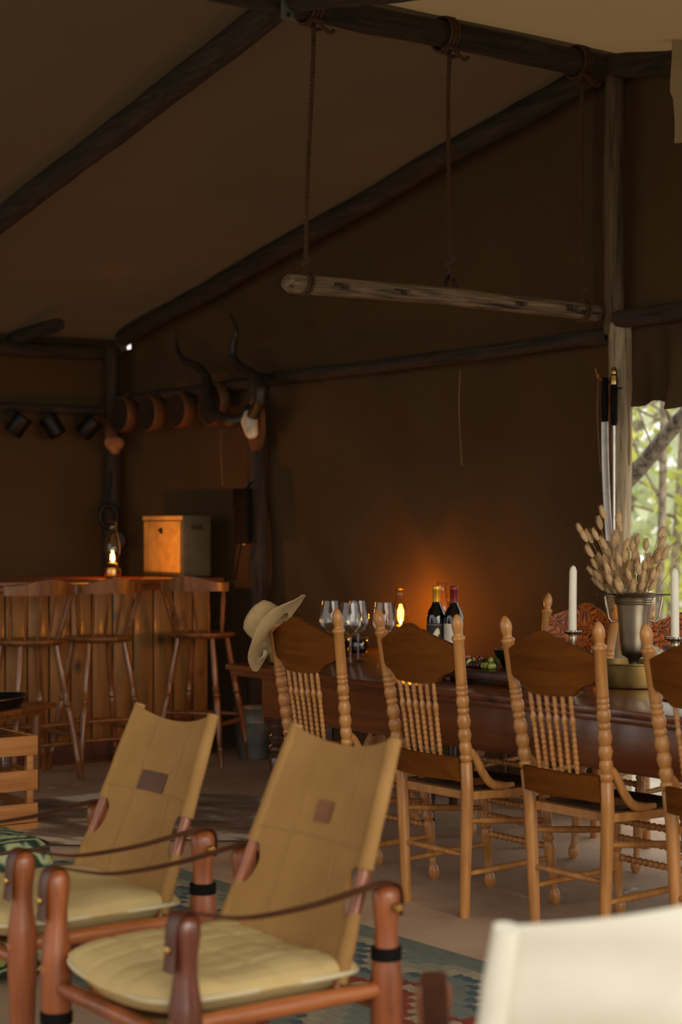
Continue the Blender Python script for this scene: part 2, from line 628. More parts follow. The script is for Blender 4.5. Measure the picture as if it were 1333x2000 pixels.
def leafy_fabric():
    m, nt, nd, lk, bs = new_mat('leaf_print_fabric')
    vec = mapped(nt, (1, 1, 1))
    nz = noise_node(nt, vec, 5, 2)
    wv = nd.new('ShaderNodeTexWave')
    wv.inputs['Scale'].default_value = 6
    wv.inputs['Distortion'].default_value = 14
    wv.inputs['Detail'].default_value = 2.5
    wv.inputs['Detail Scale'].default_value = 1.4
    lk.new(vec, wv.inputs['Vector'])
    r = ramp(nt, [lin((34, 48, 34)), lin((66, 90, 66)), lin((118, 144, 118)), lin((168, 172, 126))], [0.15, 0.42, 0.65, 0.92])
    lk.new(wv.outputs['Fac'], r.inputs['Fac'])
    mx = nd.new('ShaderNodeMix')
    mx.data_type = 'RGBA'
    r0 = ramp(nt, [(0, 0, 0, 1), (1, 1, 1, 1)], [0.5, 0.56])
    lk.new(nz.outputs['Fac'], r0.inputs['Fac'])
    lk.new(r0.outputs['Color'], mx.inputs['Factor'])
    lk.new(r.outputs['Color'], mx.inputs['A'])
    r3 = ramp(nt, [lin((30, 40, 28)), lin((92, 104, 50)), lin((150, 152, 84))], [0.3, 0.55, 0.8])
    lk.new(wv.outputs['Fac'], r3.inputs['Fac'])
    lk.new(r3.outputs['Color'], mx.inputs['B'])
    lk.new(mx.outputs['Result'], bs.inputs['Base Color'])
    bs.inputs['Roughness'].default_value = 0.8
    return m


def carved_mat():
    m, nt, nd, lk, bs = new_mat('pressed_carving')
    vec = mapped(nt, (1, 1, 1))
    sp = nd.new('ShaderNodeSeparateXYZ')
    lk.new(vec, sp.inputs[0])
    ax = math_node(nt, 'ABSOLUTE', sp.outputs[0])
    cb = nd.new('ShaderNodeCombineXYZ')
    lk.new(ax, cb.inputs[0])
    lk.new(math_node(nt, 'ADD', sp.outputs[2], -0.9), cb.inputs[2])
    nz = noise_node(nt, cb.outputs[0], 15.0, 1.2, 0.45, 0.6)
    pp = math_node(nt, 'PINGPONG', math_node(nt, 'MULTIPLY', nz.outputs['Fac'], 9.0), 0.5)
    pp = math_node(nt, 'MULTIPLY', pp, 2.0)
    r = ramp(nt, [lin((48, 20, 8)), lin((176, 84, 20)), lin((214, 112, 30))], [0.12, 0.42, 0.8])
    lk.new(pp, r.inputs['Fac'])
    lk.new(r.outputs['Color'], bs.inputs['Base Color'])
    bs.inputs['Roughness'].default_value = 0.45
    bs.inputs['Coat Weight'].default_value = 0.2
    bump(nt, pp, 0.7, 0.004, bs)
    return m


M_['floor'] = floor_mat()
M_['ground'] = ground_mat()
M_['kilim'] = kilim_mat()
M_['hide'] = hide_mat()
M_['leafy'] = leafy_fabric()
M_['carved'] = carved_mat()

# ------------------------------------------------------------------ the tent (setting)
RX, RZ, SL = -5.88, 3.50, 0.185          # ridge line and roof slope
XL, XR = -10.75, -1.15                   # eaves
YW, YF = 5.80, -1.60                     # closed gable wall, front of the tent


def roof_z(x):
    return RZ - SL * abs(x - RX)


o = MB().box(XL - 0.1, XR + 0.1, YF, YW + 0.1, -0.10, 0.0).build('floor', M_['floor'], None, 0)
struct(o)
o = MB().box(-40, 25, -25, 40, -0.22, -0.03).build('ground', M_['ground'], None, 0)
struct(o)


def canvas_folds(x, z, s=1.0, seed=0.0):
    d = 0.020 * noise.noise(Vector((x * 0.8 + seed, z * 0.6, 3.1)))
    a = x * 0.8 + z * 0.55
    d += 0.022 * noise.noise(Vector((a * 2.6 + seed, (x * -0.5 + z) * 0.5, 7.7)))
    d += 0.008 * noise.noise(Vector((a * 7.0 + seed, z * 0.8, 1.7)))
    return d * s


def canvas_wall(name, x0, x1, z0, z1fn, y, seed, s=1.0, nu=90, nv=60):
    def fn(u, v):
        x = lerp(x0, x1, u)
        z = lerp(z0, z1fn(x), v)
        return (x, y + canvas_folds(x, z, s, seed), z)
    return struct(MB().sheet(fn, nu, nv).build(name, M_['wall']))


# closed gable wall: lower curtain, gable triangle above the pole, and the right half over the doorway
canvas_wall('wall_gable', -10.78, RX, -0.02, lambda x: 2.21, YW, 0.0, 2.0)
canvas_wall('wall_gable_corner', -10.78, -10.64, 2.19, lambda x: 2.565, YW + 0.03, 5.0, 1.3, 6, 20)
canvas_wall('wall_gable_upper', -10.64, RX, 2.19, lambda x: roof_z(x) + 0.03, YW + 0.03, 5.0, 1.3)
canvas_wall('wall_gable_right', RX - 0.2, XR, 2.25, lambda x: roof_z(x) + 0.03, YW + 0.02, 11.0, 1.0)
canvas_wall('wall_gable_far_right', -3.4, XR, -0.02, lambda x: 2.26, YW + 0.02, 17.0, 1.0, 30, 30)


def left_wall(u, v):
    y = lerp(YF, 5.86, u)
    z = lerp(-0.02, 2.70, v)
    return (XL + 0.03 + canvas_folds(y, z, 1.0, 21.0), y, z)


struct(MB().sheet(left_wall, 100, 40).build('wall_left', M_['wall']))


def roof_sheet(x0, x1, mat, name):
    def fn(u, v):
        x = lerp(x0, x1, u)
        y = lerp(YF - 0.15, YW + 0.12, v)
        bay = ((y - 3.94) / 1.86) % 1.0
        sag = 0.035 * math.sin(PI * bay) * math.sin(PI * min(1, max(0, u)))
        return (x, y, roof_z(x) + 0.022 - sag * 0.8 + 0.012 * noise.noise(Vector((x * 1.1, y * 1.3, 0))))
    return struct(MB().sheet(fn, 50, 70).build(name, mat))


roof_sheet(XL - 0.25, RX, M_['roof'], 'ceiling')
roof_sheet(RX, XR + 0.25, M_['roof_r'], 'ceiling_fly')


def log(name, a, b, r0, r1, mat, seed=0, n=12, rings=40, wob=0.012, rough=0.10, label=None):
    a, b = Vector(a), Vector(b)
    pts, rad = [], []
    L = (b - a).length
    for i in range(rings + 1):
        t = i / rings
        p = a.lerp(b, t)
        q = t * L * 1.3
        p += Vector((noise.noise(Vector((q, seed, 0))), noise.noise(Vector((q, seed, 9))), noise.noise(Vector((q, seed, 4))))) * wob
        pts.append(p)
        rad.append(lerp(r0, r1, t) * (1 + rough * noise.noise(Vector((t * L * 5, seed, 2)))))
    rad[0] *= 0.93
    rad[-1] *= 0.93
    mb = MB().tube(pts, rad, n)
    return mb.build(name, mat)


def slog(*a, **k):
    return struct(log(*a, **k))


for nm, y, s in (('trim_1', 5.70, 1), ('trim_2', 3.94, 2), ('trim_3', 2.08, 3), ('trim_4', 0.22, 4)):
    slog(nm, (XL + (0.26 if s == 1 else 0.02), y, roof_z(XL) - 0.03 + (0.05 if s == 1 else 0)), (RX, y, RZ - 0.045), 0.062, 0.062, M_['log_x'], s)
    slog(nm + '_right', (RX, y, RZ - 0.045), (XR, y, roof_z(XR) - 0.03), 0.058, 0.055, M_['log_x'], s + 10)
slog('trim_ridge', (RX, 3.86, RZ - 0.055), (RX, YW + 0.05, RZ - 0.055), 0.055, 0.06, M_['log_y'], 7)
slog('trim_ridge_front', (RX, YF, RZ - 0.06), (RX, 3.88, RZ - 0.06), 0.055, 0.055, M_['log_y'], 8)
slog('trim_eave_left', (XL + 0.09, YF, 2.52), (XL + 0.09, 5.66, 2.52), 0.055, 0.05, M_['log_y'], 9)
slog('trim_eave_right', (XR, YF, 2.55), (XR, YW, 2.55), 0.05, 0.05, M_['log_y'], 19)
slog('trim_rail_left', (XL + 0.13, YF + 0.1, 2.13), (XL + 0.13, 5.62, 2.13), 0.03, 0.03, M_['log_y'], 23)
slog('trim_corner_post', (-10.60, 5.68, 0), (-10.60, 5.68, 2.56), 0.06, 0.055, M_['log'], 13)
slog('trim_wall_post', (-8.84, 5.71, 0), (-8.84, 5.71, 2.27), 0.062, 0.055, M_['log'], 14)
slog('trim_ridge_post', (-5.845, 5.71, 2.22), (-5.845, 5.71, RZ - 0.06), 0.046, 0.045, M_['post_mid'], 15)
slog('trim_door_post', (-5.80, 5.71, 0), (-5.80, 5.71, 2.27), 0.052, 0.056, M_['post_pale'], 16)
slog('trim_wall_pole', (-8.80, 5.70, 2.215), (-5.86, 5.70, 2.215), 0.036, 0.036, M_['log_x'], 17, rings=60)
slog('trim_wall_pole_corner', (-10.58, 5.71, 2.20), (-8.86, 5.71, 2.21), 0.034, 0.034, M_['log_x'], 18)
slog('trim_door_pole', (-5.78, 5.68, 2.285), (-3.3, 5.68, 2.30), 0.042, 0.04, M_['log_x'], 20)
slog('trim_far_post', (-3.4, 5.71, 0), (-3.4, 5.71, 2.32), 0.05, 0.05, M_['log'], 29)
slog('trim_eave_post_front', (XR, -1.50, -0.03), (XR, -1.50, 2.5), 0.05, 0.05, M_['log'], 27)
slog('trim_eave_post_back', (XR, 3.94, -0.03), (XR, 3.94, 2.5), 0.05, 0.05, M_['log'], 28)

o = log('short_log', (-10.72, 5.0, 2.585), (-10.03, 5.0, 2.615), 0.048, 0.045, M_['log_x'], 33, rings=14)
tag(o, 'short cut log end jutting out under the eave above the bar', 'log')

# bracket plate where the ridge logs meet
br = thing('ridge_bracket', 'small galvanised bracket plate at the ridge log joint', 'bracket', (RX + 0.062, 3.90, RZ - 0.10))
MB().box(-0.004, 0.004, -0.03, 0.03, -0.05, 0.06, 0.001).build('plate', M_['zinc'], br)
for dz in (-0.03, 0.035):
    MB().lathe([(0.008, 0.004), (0.008, 0.009), (0.004, 0.012)], 8, Matrix.Translation((0, 0, dz)) @ Matrix.Rotation(PI / 2, 4, 'Y')).build('bolt', M_['iron'], br)


# rolled canvas over the doorway at the right
def valance(u, v):
    x = lerp(-5.79, -3.45, u)
    fold = 0.035 * math.sin(x * 21 + 0.6) + 0.02 * math.sin(x * 47)
    zb = 1.885 + 0.02 * math.sin(x * 13) + 0.012 * math.sin(x * 31)
    z = lerp(2.26, zb, v)
    return (x, 5.75 + fold * v + 0.03 * v * math.sin(3 * v), z)


o = MB().sheet(valance, 110, 14, 0.004).build('door_flap', M_['wall'])
tag(o, 'gathered brown canvas flap rolled up above the bright doorway', 'curtain')
o = MB().tube(bez([(-5.715, 5.69, 2.20), (-5.700, 5.66, 1.98), (-5.690, 5.66, 1.80), (-5.690, 5.66, 1.62)], 20), 0.005, 6).build('tie_cord', M_['cord'])
tag(o, 'tan tie cord hanging down the pale door post', 'cord')
cords = [((-6.98, 5.74), 2.15, 1.66, 'thin pale cord hanging on the canvas behind the table', 0.0028),
         ((-9.26, 5.72), 1.95, 1.60, 'thin dark cord hanging on the lamplit canvas beside the plaques', 0.003),
         ((-5.96, 5.73), 2.05, 1.60, 'thin cord hanging on the canvas close to the door post', 0.002)]
for (x, y), z1, z0, lb, r in cords:
    o = MB().tube(bez([(x, y, z1), (x - 0.004, y - 0.005, lerp(z1, z0, 0.4)), (x + 0.012, y, z0)], 12), r, 5).build('wall_string', M_['cord'])
    tag(o, lb, 'cord')

# loose canvas tie hanging from the fly at the right edge
o = MB().sheet(lambda u, v: (-5.215 + 0.055 * (u - 0.5) * (1.5 if v < 0.6 else 1.0) + 0.006 * math.sin(v * 9),
                             5.50 + 0.05 * (u - 0.5), 3.45 - 0.49 * v), 4, 18, 0.006).build('roof_strap', cloth('pale_canvas_strap', (140, 120, 92), (156, 136, 106), 5, 700))
tag(o, 'pale canvas strap hanging from the roof fly at top right', 'strap')

# ------------------------------------------------------------------ outside: trees and shrubs
def leaves(name, mat, c, rad, count, size, seed, parent):
    rnd = random.Random(seed)
    mb = MB()
    for i in range(count):
        while True:
            p = Vector((rnd.uniform(-1, 1), rnd.uniform(-1, 1), rnd.uniform(-1, 1)))
            if p.length < 1:
                break
        p = Vector((p.x * rad[0], p.y * rad[1], p.z * rad[2])) + Vector(c)
        a = Matrix.Rotation(rnd.uniform(0, 2 * PI), 4, 'Z') @ Matrix.Rotation(rnd.uniform(-1.2, 1.2), 4, 'X')
        s = size * rnd.uniform(0.6, 1.3)
        mb.add([(0, 0, 0), (s * 0.35, s * 0.5, 0.08 * s), (0, s, 0), (-s * 0.35, s * 0.5, 0.08 * s)], [[0, 1, 2], [0, 2, 3]], Matrix.Translation(p) @ a)
    ob = mb.build(name, mat, parent, 0)
    ob['kind'] = 'stuff'
    return ob


def tree(label, loc, h, r, mat, seed, crown, lean=(0, 0), bark='outside_trunk', count=900, size=0.10):
    t = thing('tree', label, 'tree', loc, 0, 'trees outside the doorway')
    rnd = random.Random(seed)
    top = V(lean[0], lean[1], h)
    MB().tube(bez([(0, 0, -0.05), (lean[0] * 0.3 + 0.05, lean[1] * 0.3, h * 0.4), tuple(top)], 16), lerps([r, r * 0.85, r * 0.55], 16), 10).build('trunk', M_[bark], t)
    for k in range(6):
        z = h * rnd.uniform(0.35, 0.9)
        a = rnd.uniform(0, 2 * PI)
        b = V(lean[0] * z / h, lean[1] * z / h, z)
        L = rnd.uniform(0.6, 1.4)
        MB().tube(bez([b, b + V(math.cos(a) * L * 0.5, math.sin(a) * L * 0.5, 0.2), b + V(math.cos(a) * L, math.sin(a) * L, 0.5)], 8), lerps([r * 0.3, r * 0.1], 8), 6).build('branch', M_[bark], t)
    for k, (c, rad) in enumerate(crown):
        leaves('foliage', mat, c, rad, count, size, seed * 10 + k, t)
    return t


def shrub(label, loc, rad, mat, seed, count=700, size=0.09):
    t = thing('shrub', label, 'shrub', loc, 0, 'shrubs outside the tent')
    rnd = random.Random(seed)
    for k in range(4):
        a = rnd.uniform(0, 2 * PI)
        MB().tube([(0, 0, -0.04), (math.cos(a) * 0.1, math.sin(a) * 0.1, rad[2] * 0.7), (math.cos(a) * 0.3, math.sin(a) * 0.3, rad[2] * 1.4)], [0.02, 0.014, 0.006], 6).build('stem', M_['outside_trunk'], t)
    leaves('foliage', mat, (0, 0, rad[2]), rad, count, size, seed, t)
    return t


tree('slender grey tree trunk seen just outside the doorway', (-9.14, 9.35, -0.03), 4.4, 0.034, M_['leaf'], 1,
     [((0, 0, 3.9), (1.0, 1.0, 0.7))], (0.10, 0.0), count=500, size=0.09)
lt = thing('leaning_tree', 'mottled tree trunk slanting across the top of the doorway', 'tree', (-9.3, 8.0, -0.03), 0, 'trees outside the doorway')
MB().tube(bez([(0, 0, -0.05), (0.7, 0, 1.2), (1.41, 0, 1.80), (1.71, 0, 2.05), (2.8, 0.1, 2.95), (3.6, 0.2, 4.2)], 40), lerps([0.075, 0.06, 0.052, 0.048, 0.04, 0.02], 40), 12).build('trunk', M_['outside_bark'], lt, 60)
MB().tube(bez([(1.62, 0, 2.02), (1.60, -0.02, 2.09), (1.57, -0.02, 2.13)], 6), lerps([0.016, 0.005], 6), 6).build('branch', M_['outside_bark'], lt, 60)
leaves('foliage', M_['leaf_dark'], (3.4, 0.2, 4.0), (1.0, 1.0, 0.5), 400, 0.09, 77, lt)
tree('leafy yellow green tree behind the slender trunk', (-11.2, 11.6, -0.03), 3.4, 0.05, M_['leaf'], 3,
     [((0, 0, 2.3), (1.0, 1.0, 1.0)), ((0.2, 0.2, 0.9), (0.8, 0.8, 0.6))], (0.2, 0.1), count=420, size=0.13)
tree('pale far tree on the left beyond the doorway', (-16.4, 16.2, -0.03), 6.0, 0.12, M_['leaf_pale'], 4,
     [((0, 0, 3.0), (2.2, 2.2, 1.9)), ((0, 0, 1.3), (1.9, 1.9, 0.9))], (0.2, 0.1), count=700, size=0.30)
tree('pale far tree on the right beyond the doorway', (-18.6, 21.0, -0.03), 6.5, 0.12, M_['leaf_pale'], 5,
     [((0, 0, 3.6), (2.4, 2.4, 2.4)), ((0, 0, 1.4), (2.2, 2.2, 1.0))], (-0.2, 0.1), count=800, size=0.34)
shrub('dark green shrub at ground level beyond the doorway', (-9.95, 10.75, -0.03), (0.6, 0.5, 0.25), M_['leaf_dark'], 21)
shrub('yellow green shrub farther back beyond the doorway', (-12.4, 13.6, -0.03), (0.9, 0.9, 0.6), M_['leaf'], 22, 500, 0.14)

# ------------------------------------------------------------------ rugs
o = MB().sheet(lambda u, v: (lerp(-1.85, 1.85, u), lerp(-0.56, 0.56, v), 0.009 + 0.003 * noise.noise(Vector((u * 9, v * 4, 0)))), 60, 24, 0.007).build('kilim_rug', M_['kilim'])
o.location = (-4.55, 2.94, 0)
tag(o, 'flat woven kilim rug with red stepped bands on slate blue', 'rug')


def hide_outline(a):
    r = 1.0 + 0.16 * math.cos(4 * a + 0.7) + 0.10 * math.cos(3 * a) + 0.07 * noise.noise(Vector((math.cos(a) * 4, math.sin(a) * 4, 1)))
    return r


def hide(u, v):
    a = 2 * PI * u
    r = hide_outline(a) * v
    z = 0.006 + 0.010 * v * max(0, noise.noise(Vector((math.cos(a) * 2.5 * v, math.sin(a) * 2.5 * v, 5)))) + (0.014 * max(0, math.sin(3 * a + 1)) if v > 0.93 else 0)
    return (0.86 * r * math.cos(a), 0.70 * r * math.sin(a), z)


o = MB().sheet(hide, 72, 16, 0.0).build('hide_rug', M_['hide'])
o.location = (-7.05, 4.05, 0.002)
o.rotation_euler = (0, 0, 0.5)
tag(o, 'brown and white animal hide rug lying on the concrete floor', 'rug')

# ------------------------------------------------------------------ dining table
TZ = 0.745
TX0, TX1, TY0, TY1 = -6.58, -2.75, 4.08, 5.10
tb = thing('dining_table', 'long dark wooden dining table with turned legs and deep apron', 'table', (0, 0, 0))
MB().box(TX0, TX1, TY0, TY1, TZ - 0.026, TZ, 0.007).build('tabletop', M_['table'], tb)
MB().box(TX0 + 0.02, TX1 - 0.02, TY0 + 0.018, TY1 - 0.018, TZ - 0.05, TZ - 0.026, 0.008).build('moulding', M_['table'], tb)
AX0, AX1, AY0, AY1 = TX0 + 0.22, TX1 - 0.12, TY0 + 0.05, TY1 - 0.05
for (a, b, c, d) in ((AX0, AX1, AY0, AY0 + 0.025), (AX0, AX1, AY1 - 0.025, AY1), (AX0, AX0 + 0.025, AY0 + 0.025, AY1 - 0.025), (AX1 - 0.025, AX1, AY0 + 0.025, AY1 - 0.025)):
    MB().box(a, b, c, d, TZ - 0.215, TZ - 0.05, 0.003).build('apron', M_['table'], tb)
LEG = [(0.026, 0.0), (0.030, 0.01), (0.024, 0.05), (0.030, 0.10), (0.044, 0.30), (0.050, 0.345), (0.044, 0.365), (0.034, 0.375), (0.050, 0.39), (0.050, 0.405),
       (0.036, 0.415), (0.046, 0.435), (0.046, 0.45), (0.036, 0.458), (0.05, 0.475), (0.05, 0.50)]
for x in (AX0 + 0.06, AX1 - 0.06):
    for y in (AY0 + 0.055, AY1 - 0.055):
        mb = MB().lathe(LEG, 20, Matrix.Translation((x, y, 0)))
        mb.box(x - 0.05, x + 0.05, y - 0.05, y + 0.05, 0.50, TZ - 0.05, 0.004)
        mb.build('leg', M_['table_leg'], tb)

# ------------------------------------------------------------------ pressed-back dining chairs (seat faces local +Y)
POST = [(0, 0.0150), (0.012, 0.0165), (0.20, 0.0185), (0.44, 0.0200), (0.535, 0.0195), (0.540, 0.0150), (0.546, 0.0205), (0.560, 0.0205), (0.566, 0.0160),
        (0.572, 0.0185), (0.590, 0.0215), (0.604, 0.0185), (0.609, 0.0155), (0.614, 0.0185), (0.634, 0.0225), (0.650, 0.0185), (0.655, 0.0155), (0.660, 0.0190), (0.680, 0.0225),
        (0.700, 0.0180), (0.705, 0.0150), (0.711, 0.0190), (0.720, 0.0195), (0.727, 0.0155), (0.733, 0.0195), (0.750, 0.0215), (0.764, 0.0185), (0.768, 0.0160), (0.774, 0.0190),
        (0.782, 0.0190), (0.786, 0.0165), (0.791, 0.0190), (0.800, 0.0190), (0.804, 0.0165), (0.808, 0.0185), (0.818, 0.0180), (0.955, 0.0180),
        (0.960, 0.0215), (0.968, 0.0215), (0.973, 0.0150), (0.980, 0.0135), (0.988, 0.0155), (1.004, 0.0185), (1.020, 0.0175), (1.036, 0.0110), (1.045, 0.0040)]


def post_xy(z, s):
    """axis of a rear post: foot, seat, top"""
    if z < 0.43:
        t = z / 0.43
        return (s * lerp(0.162, 0.183, t), lerp(-0.200, -0.205, t))
    t = (z - 0.43) / 0.615
    return (s * lerp(0.183, 0.222, t), lerp(-0.205, -0.285, t ** 1.15))


def chair_part_meshes(root):
    for s in (-1, 1):
        zs = [p[0] for p in POST]
        pts = [(*post_xy(z, s), z) for z in zs]
        MB().tube(pts, [p[1] * 1.08 for p in POST], 14).build('post', M_['oak'], root, 60)
    # pressed crest rail, bowed backwards, with a notched hump on top
    top = [(-0.208, 0.935), (-0.170, 0.950), (-0.105, 0.972), (-0.062, 0.990), (-0.052, 0.986), (-0.028, 1.002), (0, 1.008), (0.028, 1.002), (0.052, 0.986), (0.062, 0.990), (0.105, 0.972), (0.170, 0.950), (0.208, 0.935)]
    bot = [(-0.205, 0.865), (-0.190, 0.848), (-0.150, 0.836), (-0.120, 0.818), (-0.112, 0.804), (-0.05, 0.800), (0, 0.798), (0.05, 0.800), (0.112, 0.804), (0.120, 0.818), (0.150, 0.836), (0.190, 0.848), (0.205, 0.865)]

    def edge(tab, x):
        return piece(x, tab)
    n = 36
    vs_, fs_, fm = [], [], []
    for i in range(n + 1):
        x = lerp(-0.207, 0.207, i / n)
        zt, zb = edge(top, x), edge(bot, x)
        for (z, dy) in ((zb, 0.0), (lerp(zb, zt, 0.33), 0.0), (lerp(zb, zt, 0.67), 0.0), (zt, 0.0), (zt, 0.020), (lerp(zb, zt, 0.67), 0.020), (lerp(zb, zt, 0.33), 0.020), (zb, 0.020)):
            y = post_xy(z, 1)[1] - 0.012 - 0.035 * (1 - (x / 0.21) ** 2) + dy
            vs_.append((x, y, z))
    for i in range(n):
        for k in range(8):
            k2 = (k + 1) % 8
            fs_.append([i * 8 + k, i * 8 + k2, (i + 1) * 8 + k2, (i + 1) * 8 + k])
            fm.append(1 if k in (4, 5, 6) else 0)
    fs_ += [list(range(8))[::-1], [n * 8 + k for k in range(8)]]
    fm += [0, 0]
    mb = MB()
    mb.add(vs_, fs_)
    mb.m = fm
    mb.build('crest_rail', [M_['oak_panel'], M_['carved']], root, 30)
    # lower back rail
    mb = MB()

    def rail(u, v):
        x = lerp(-0.172, 0.172, u)
        z = lerp(0.475, 0.555, v)
        return (x, post_xy(z, 1)[1] - 0.008 - 0.030 * (1 - (x / 0.18) ** 2), z)
    mb.sheet(rail, 16, 3, -0.016).build('back_rail', M_['oak_panel'], root, 30)
    # six bobbin spindles
    for k in range(6):
        t = (k - 2.5) / 2.5
        a = V(0.088 * t, post_xy(0.55, 1)[1] - 0.028, 0.548)
        b = V(0.096 * t, post_xy(0.81, 1)[1] - 0.034, 0.812)
        pts, rr = [], []
        m = 44
        for i in range(m + 1):
            q = i / m
            pts.append(a.lerp(b, q))
            base = piece(q, [(0, 0.0062), (0.12, 0.0088), (0.55, 0.0072), (0.66, 0.0108), (0.72, 0.0070), (0.86, 0.0078), (0.93, 0.0068), (1.0, 0.0042)])
            if q < 0.6:
                base += 0.0016 * math.sin(i * 2.1)
            elif 0.72 < q < 0.9:
                base += 0.0011 * math.sin(i * 2.1)
            rr.append(base)
        MB().tube(pts, rr, 9).build('spindle', M_['oak'], root, 60)
    # seat: oak frame with a dark inset
    poly = [(-0.178, -0.200), (0.178, -0.200), (0.205, -0.02), (0.208, 0.17), (0.185, 0.205), (0.0, 0.222), (-0.185, 0.205), (-0.208, 0.17), (-0.205, -0.02)]
    bm_ = MB().prism(poly, 0.405, 0.432)
    seat = bm_.build('seat', M_['oak'], root, 30)
    inner = [(x * 0.86, y * 0.86 + 0.004) for x, y in poly]
    nn = len(inner)
    vs_ = [(x, y, 0.431) for x, y in inner] + [(x * 0.97, y * 0.97, 0.439) for x, y in inner] + [(x * 0.6, y * 0.6, 0.433) for x, y in inner] + [(0, 0, 0.430)]
    fs_ = []
    for i in range(nn):
        j = (i + 1) % nn
        fs_ += [[i, j, nn + j, nn + i], [nn + i, nn + j, 2 * nn + j, 2 * nn + i], [2 * nn + i, 2 * nn + j, 3 * nn]]
    MB().add(vs_, fs_).build('seat_pad', M_['seat_dark'], seat, 50)
    # curved hip brackets
    for s in (-1, 1):
        p = bez([(s * 0.192, -0.215, 0.585), (s * 0.194, -0.185, 0.560), (s * 0.196, -0.150, 0.500), (s * 0.198, -0.110, 0.456), (s * 0.199, -0.060, 0.444), (s * 0.199, -0.01, 0.446)], 18)
        MB().tube(p, lerps([0.012, 0.015, 0.017, 0.016, 0.015, 0.009], 18), 8, sx=0.75, up=(1, 0, 0)).build('hip_bracket', M_['oak'], root, 60)
    # turned front legs
    FL = [(0.012, 0.0), (0.019, 0.012), (0.0215, 0.030), (0.018, 0.048), (0.0115, 0.060), (0.0145, 0.066), (0.0115, 0.073), (0.0165, 0.12), (0.0215, 0.20), (0.0215, 0.215), (0.0160, 0.225), (0.0225, 0.235), (0.0225, 0.25),
          (0.0165, 0.258), (0.0205, 0.30), (0.0205, 0.345), (0.0160, 0.352), (0.0215, 0.362), (0.0165, 0.372), (0.0205, 0.385), (0.018, 0.408)]
    for s in (-1, 1):
        a, b = V(s * 0.178, 0.205, 0), V(s * 0.165, 0.160, 0.408)
        MB().tube([a.lerp(b, z / 0.408) for r, z in FL], [r for r, z in FL], 14).build('leg', M_['oak'], root, 60)

    def fl(s, z):
        return V(s * lerp(0.178, 0.165, z / 0.408), lerp(0.205, 0.160, z / 0.408), z)

    def rl(s, z):
        return V(*post_xy(z, s), z)

    def stretch(a, b, r, beads=0):
        m = 48 if beads else 8
        pts = [a.lerp(b, i / m) for i in range(m + 1)]
        if beads:
            rr = [r * (0.72 + 0.28 * (1 if 0.06 < i / m < 0.94 else 0) + (0.20 * math.sin(i / m * 2 * PI * beads) if 0.06 < i / m < 0.94 else 0)) for i in range(m + 1)]
        else:
            rr = [r * (0.7 + 0.35 * math.sin(PI * i / m)) for i in range(m + 1)]
        MB().tube(pts, rr, 8).build('stretcher', M_['oak'], root, 60)
    for z in (0.335, 0.275, 0.205):
        stretch(fl(-1, z), fl(1, z), 0.0115, 13)
    for s in (-1, 1):
        stretch(rl(s, 0.335), fl(s, 0.300), 0.0115)
        stretch(rl(s, 0.150), fl(s, 0.165), 0.0115)
    stretch(rl(-1, 0.215), rl(1, 0.215), 0.0105)


first_chair = None


def dining_chair(x, y, rz, label, group):
    global first_chair
    if first_chair is None:
        first_chair = thing('dining_chair', label, 'chair', (x, y, 0), rz, group)
        chair_part_meshes(first_chair)
        return first_chair
    c = copy_tree(first_chair)
    c.location = (x, y, 0)
    c.rotation_euler = (0, 0, rz)
    return tag(c, label, 'chair', group)


NG = 'oak dining chairs along the near side of the table'
FG = 'oak dining chairs along the far side of the table'
dining_chair(-5.445, 4.00, 0.00, 'golden oak dining chair with the straw hat hung on its post', NG)
dining_chair(-4.845, 4.07, 0.00, 'golden oak dining chair in front of the wine bottles', NG)
dining_chair(-4.225, 4.13, 0.00, 'golden oak dining chair in front of the first white candle', NG)
dining_chair(-3.600, 4.15, 0.00, 'golden oak dining chair cut by the right edge of the photo', NG)
dining_chair(-5.735, 5.13, PI, 'carved oak dining chair facing us behind the table, nearest the lamp', FG)
dining_chair(-5.095, 5.13, PI, 'oak dining chair facing us behind the metal vase at right', FG)
dining_chair(-4.42, 5.14, PI, 'oak dining chair facing us behind the far right end of the table', FG)

# straw hat hanging on the first chair's left post
N = V(-0.66, -0.50, 0.56).normalized()
tx = V(0, 0, 1).cross(N).normalized()
ty = N.cross(tx)
hat = thing('straw_hat', 'cream straw hat with dark band hung on a chair post', 'hat', (-5.655, 3.735, 0.945))
HM = Matrix(((tx.x, ty.x, N.x), (tx.y, ty.y, N.y), (tx.z, ty.z, N.z))).to_4x4()


def brim(u, v):
    a = 2 * PI * u
    r = lerp(0.078, 0.168, v)
    z = 0.024 * v * v * math.cos(2 * a) + 0.012 * v * noise.noise(Vector((math.cos(a) * 1.5, math.sin(a) * 1.5, 2)))
    return (r * math.cos(a) * 0.92, r * math.sin(a) * 1.05, z)


MB().sheet(brim, 56, 8, 0.003, HM).build('brim', M_['straw'], hat, 50)


def crown(u, v):
    a = 2 * PI * u
    prof = [(0.080, 0.0), (0.079, 0.03), (0.074, 0.08), (0.066, 0.105), (0.050, 0.116), (0.025, 0.108), (0.001, 0.102)]
    t = v * (len(prof) - 1)
    i = min(int(t), len(prof) - 2)
    r = lerp(prof[i][0], prof[i + 1][0], t - i)
    z = lerp(prof[i][1], prof[i + 1][1], t - i)
    y = r * math.sin(a) * 1.05
    z -= 0.020 * max(0, 1 - abs(r * math.cos(a)) / 0.03) * (1 if v > 0.55 else 0)
    return (r * math.cos(a) * 0.92, y, z)


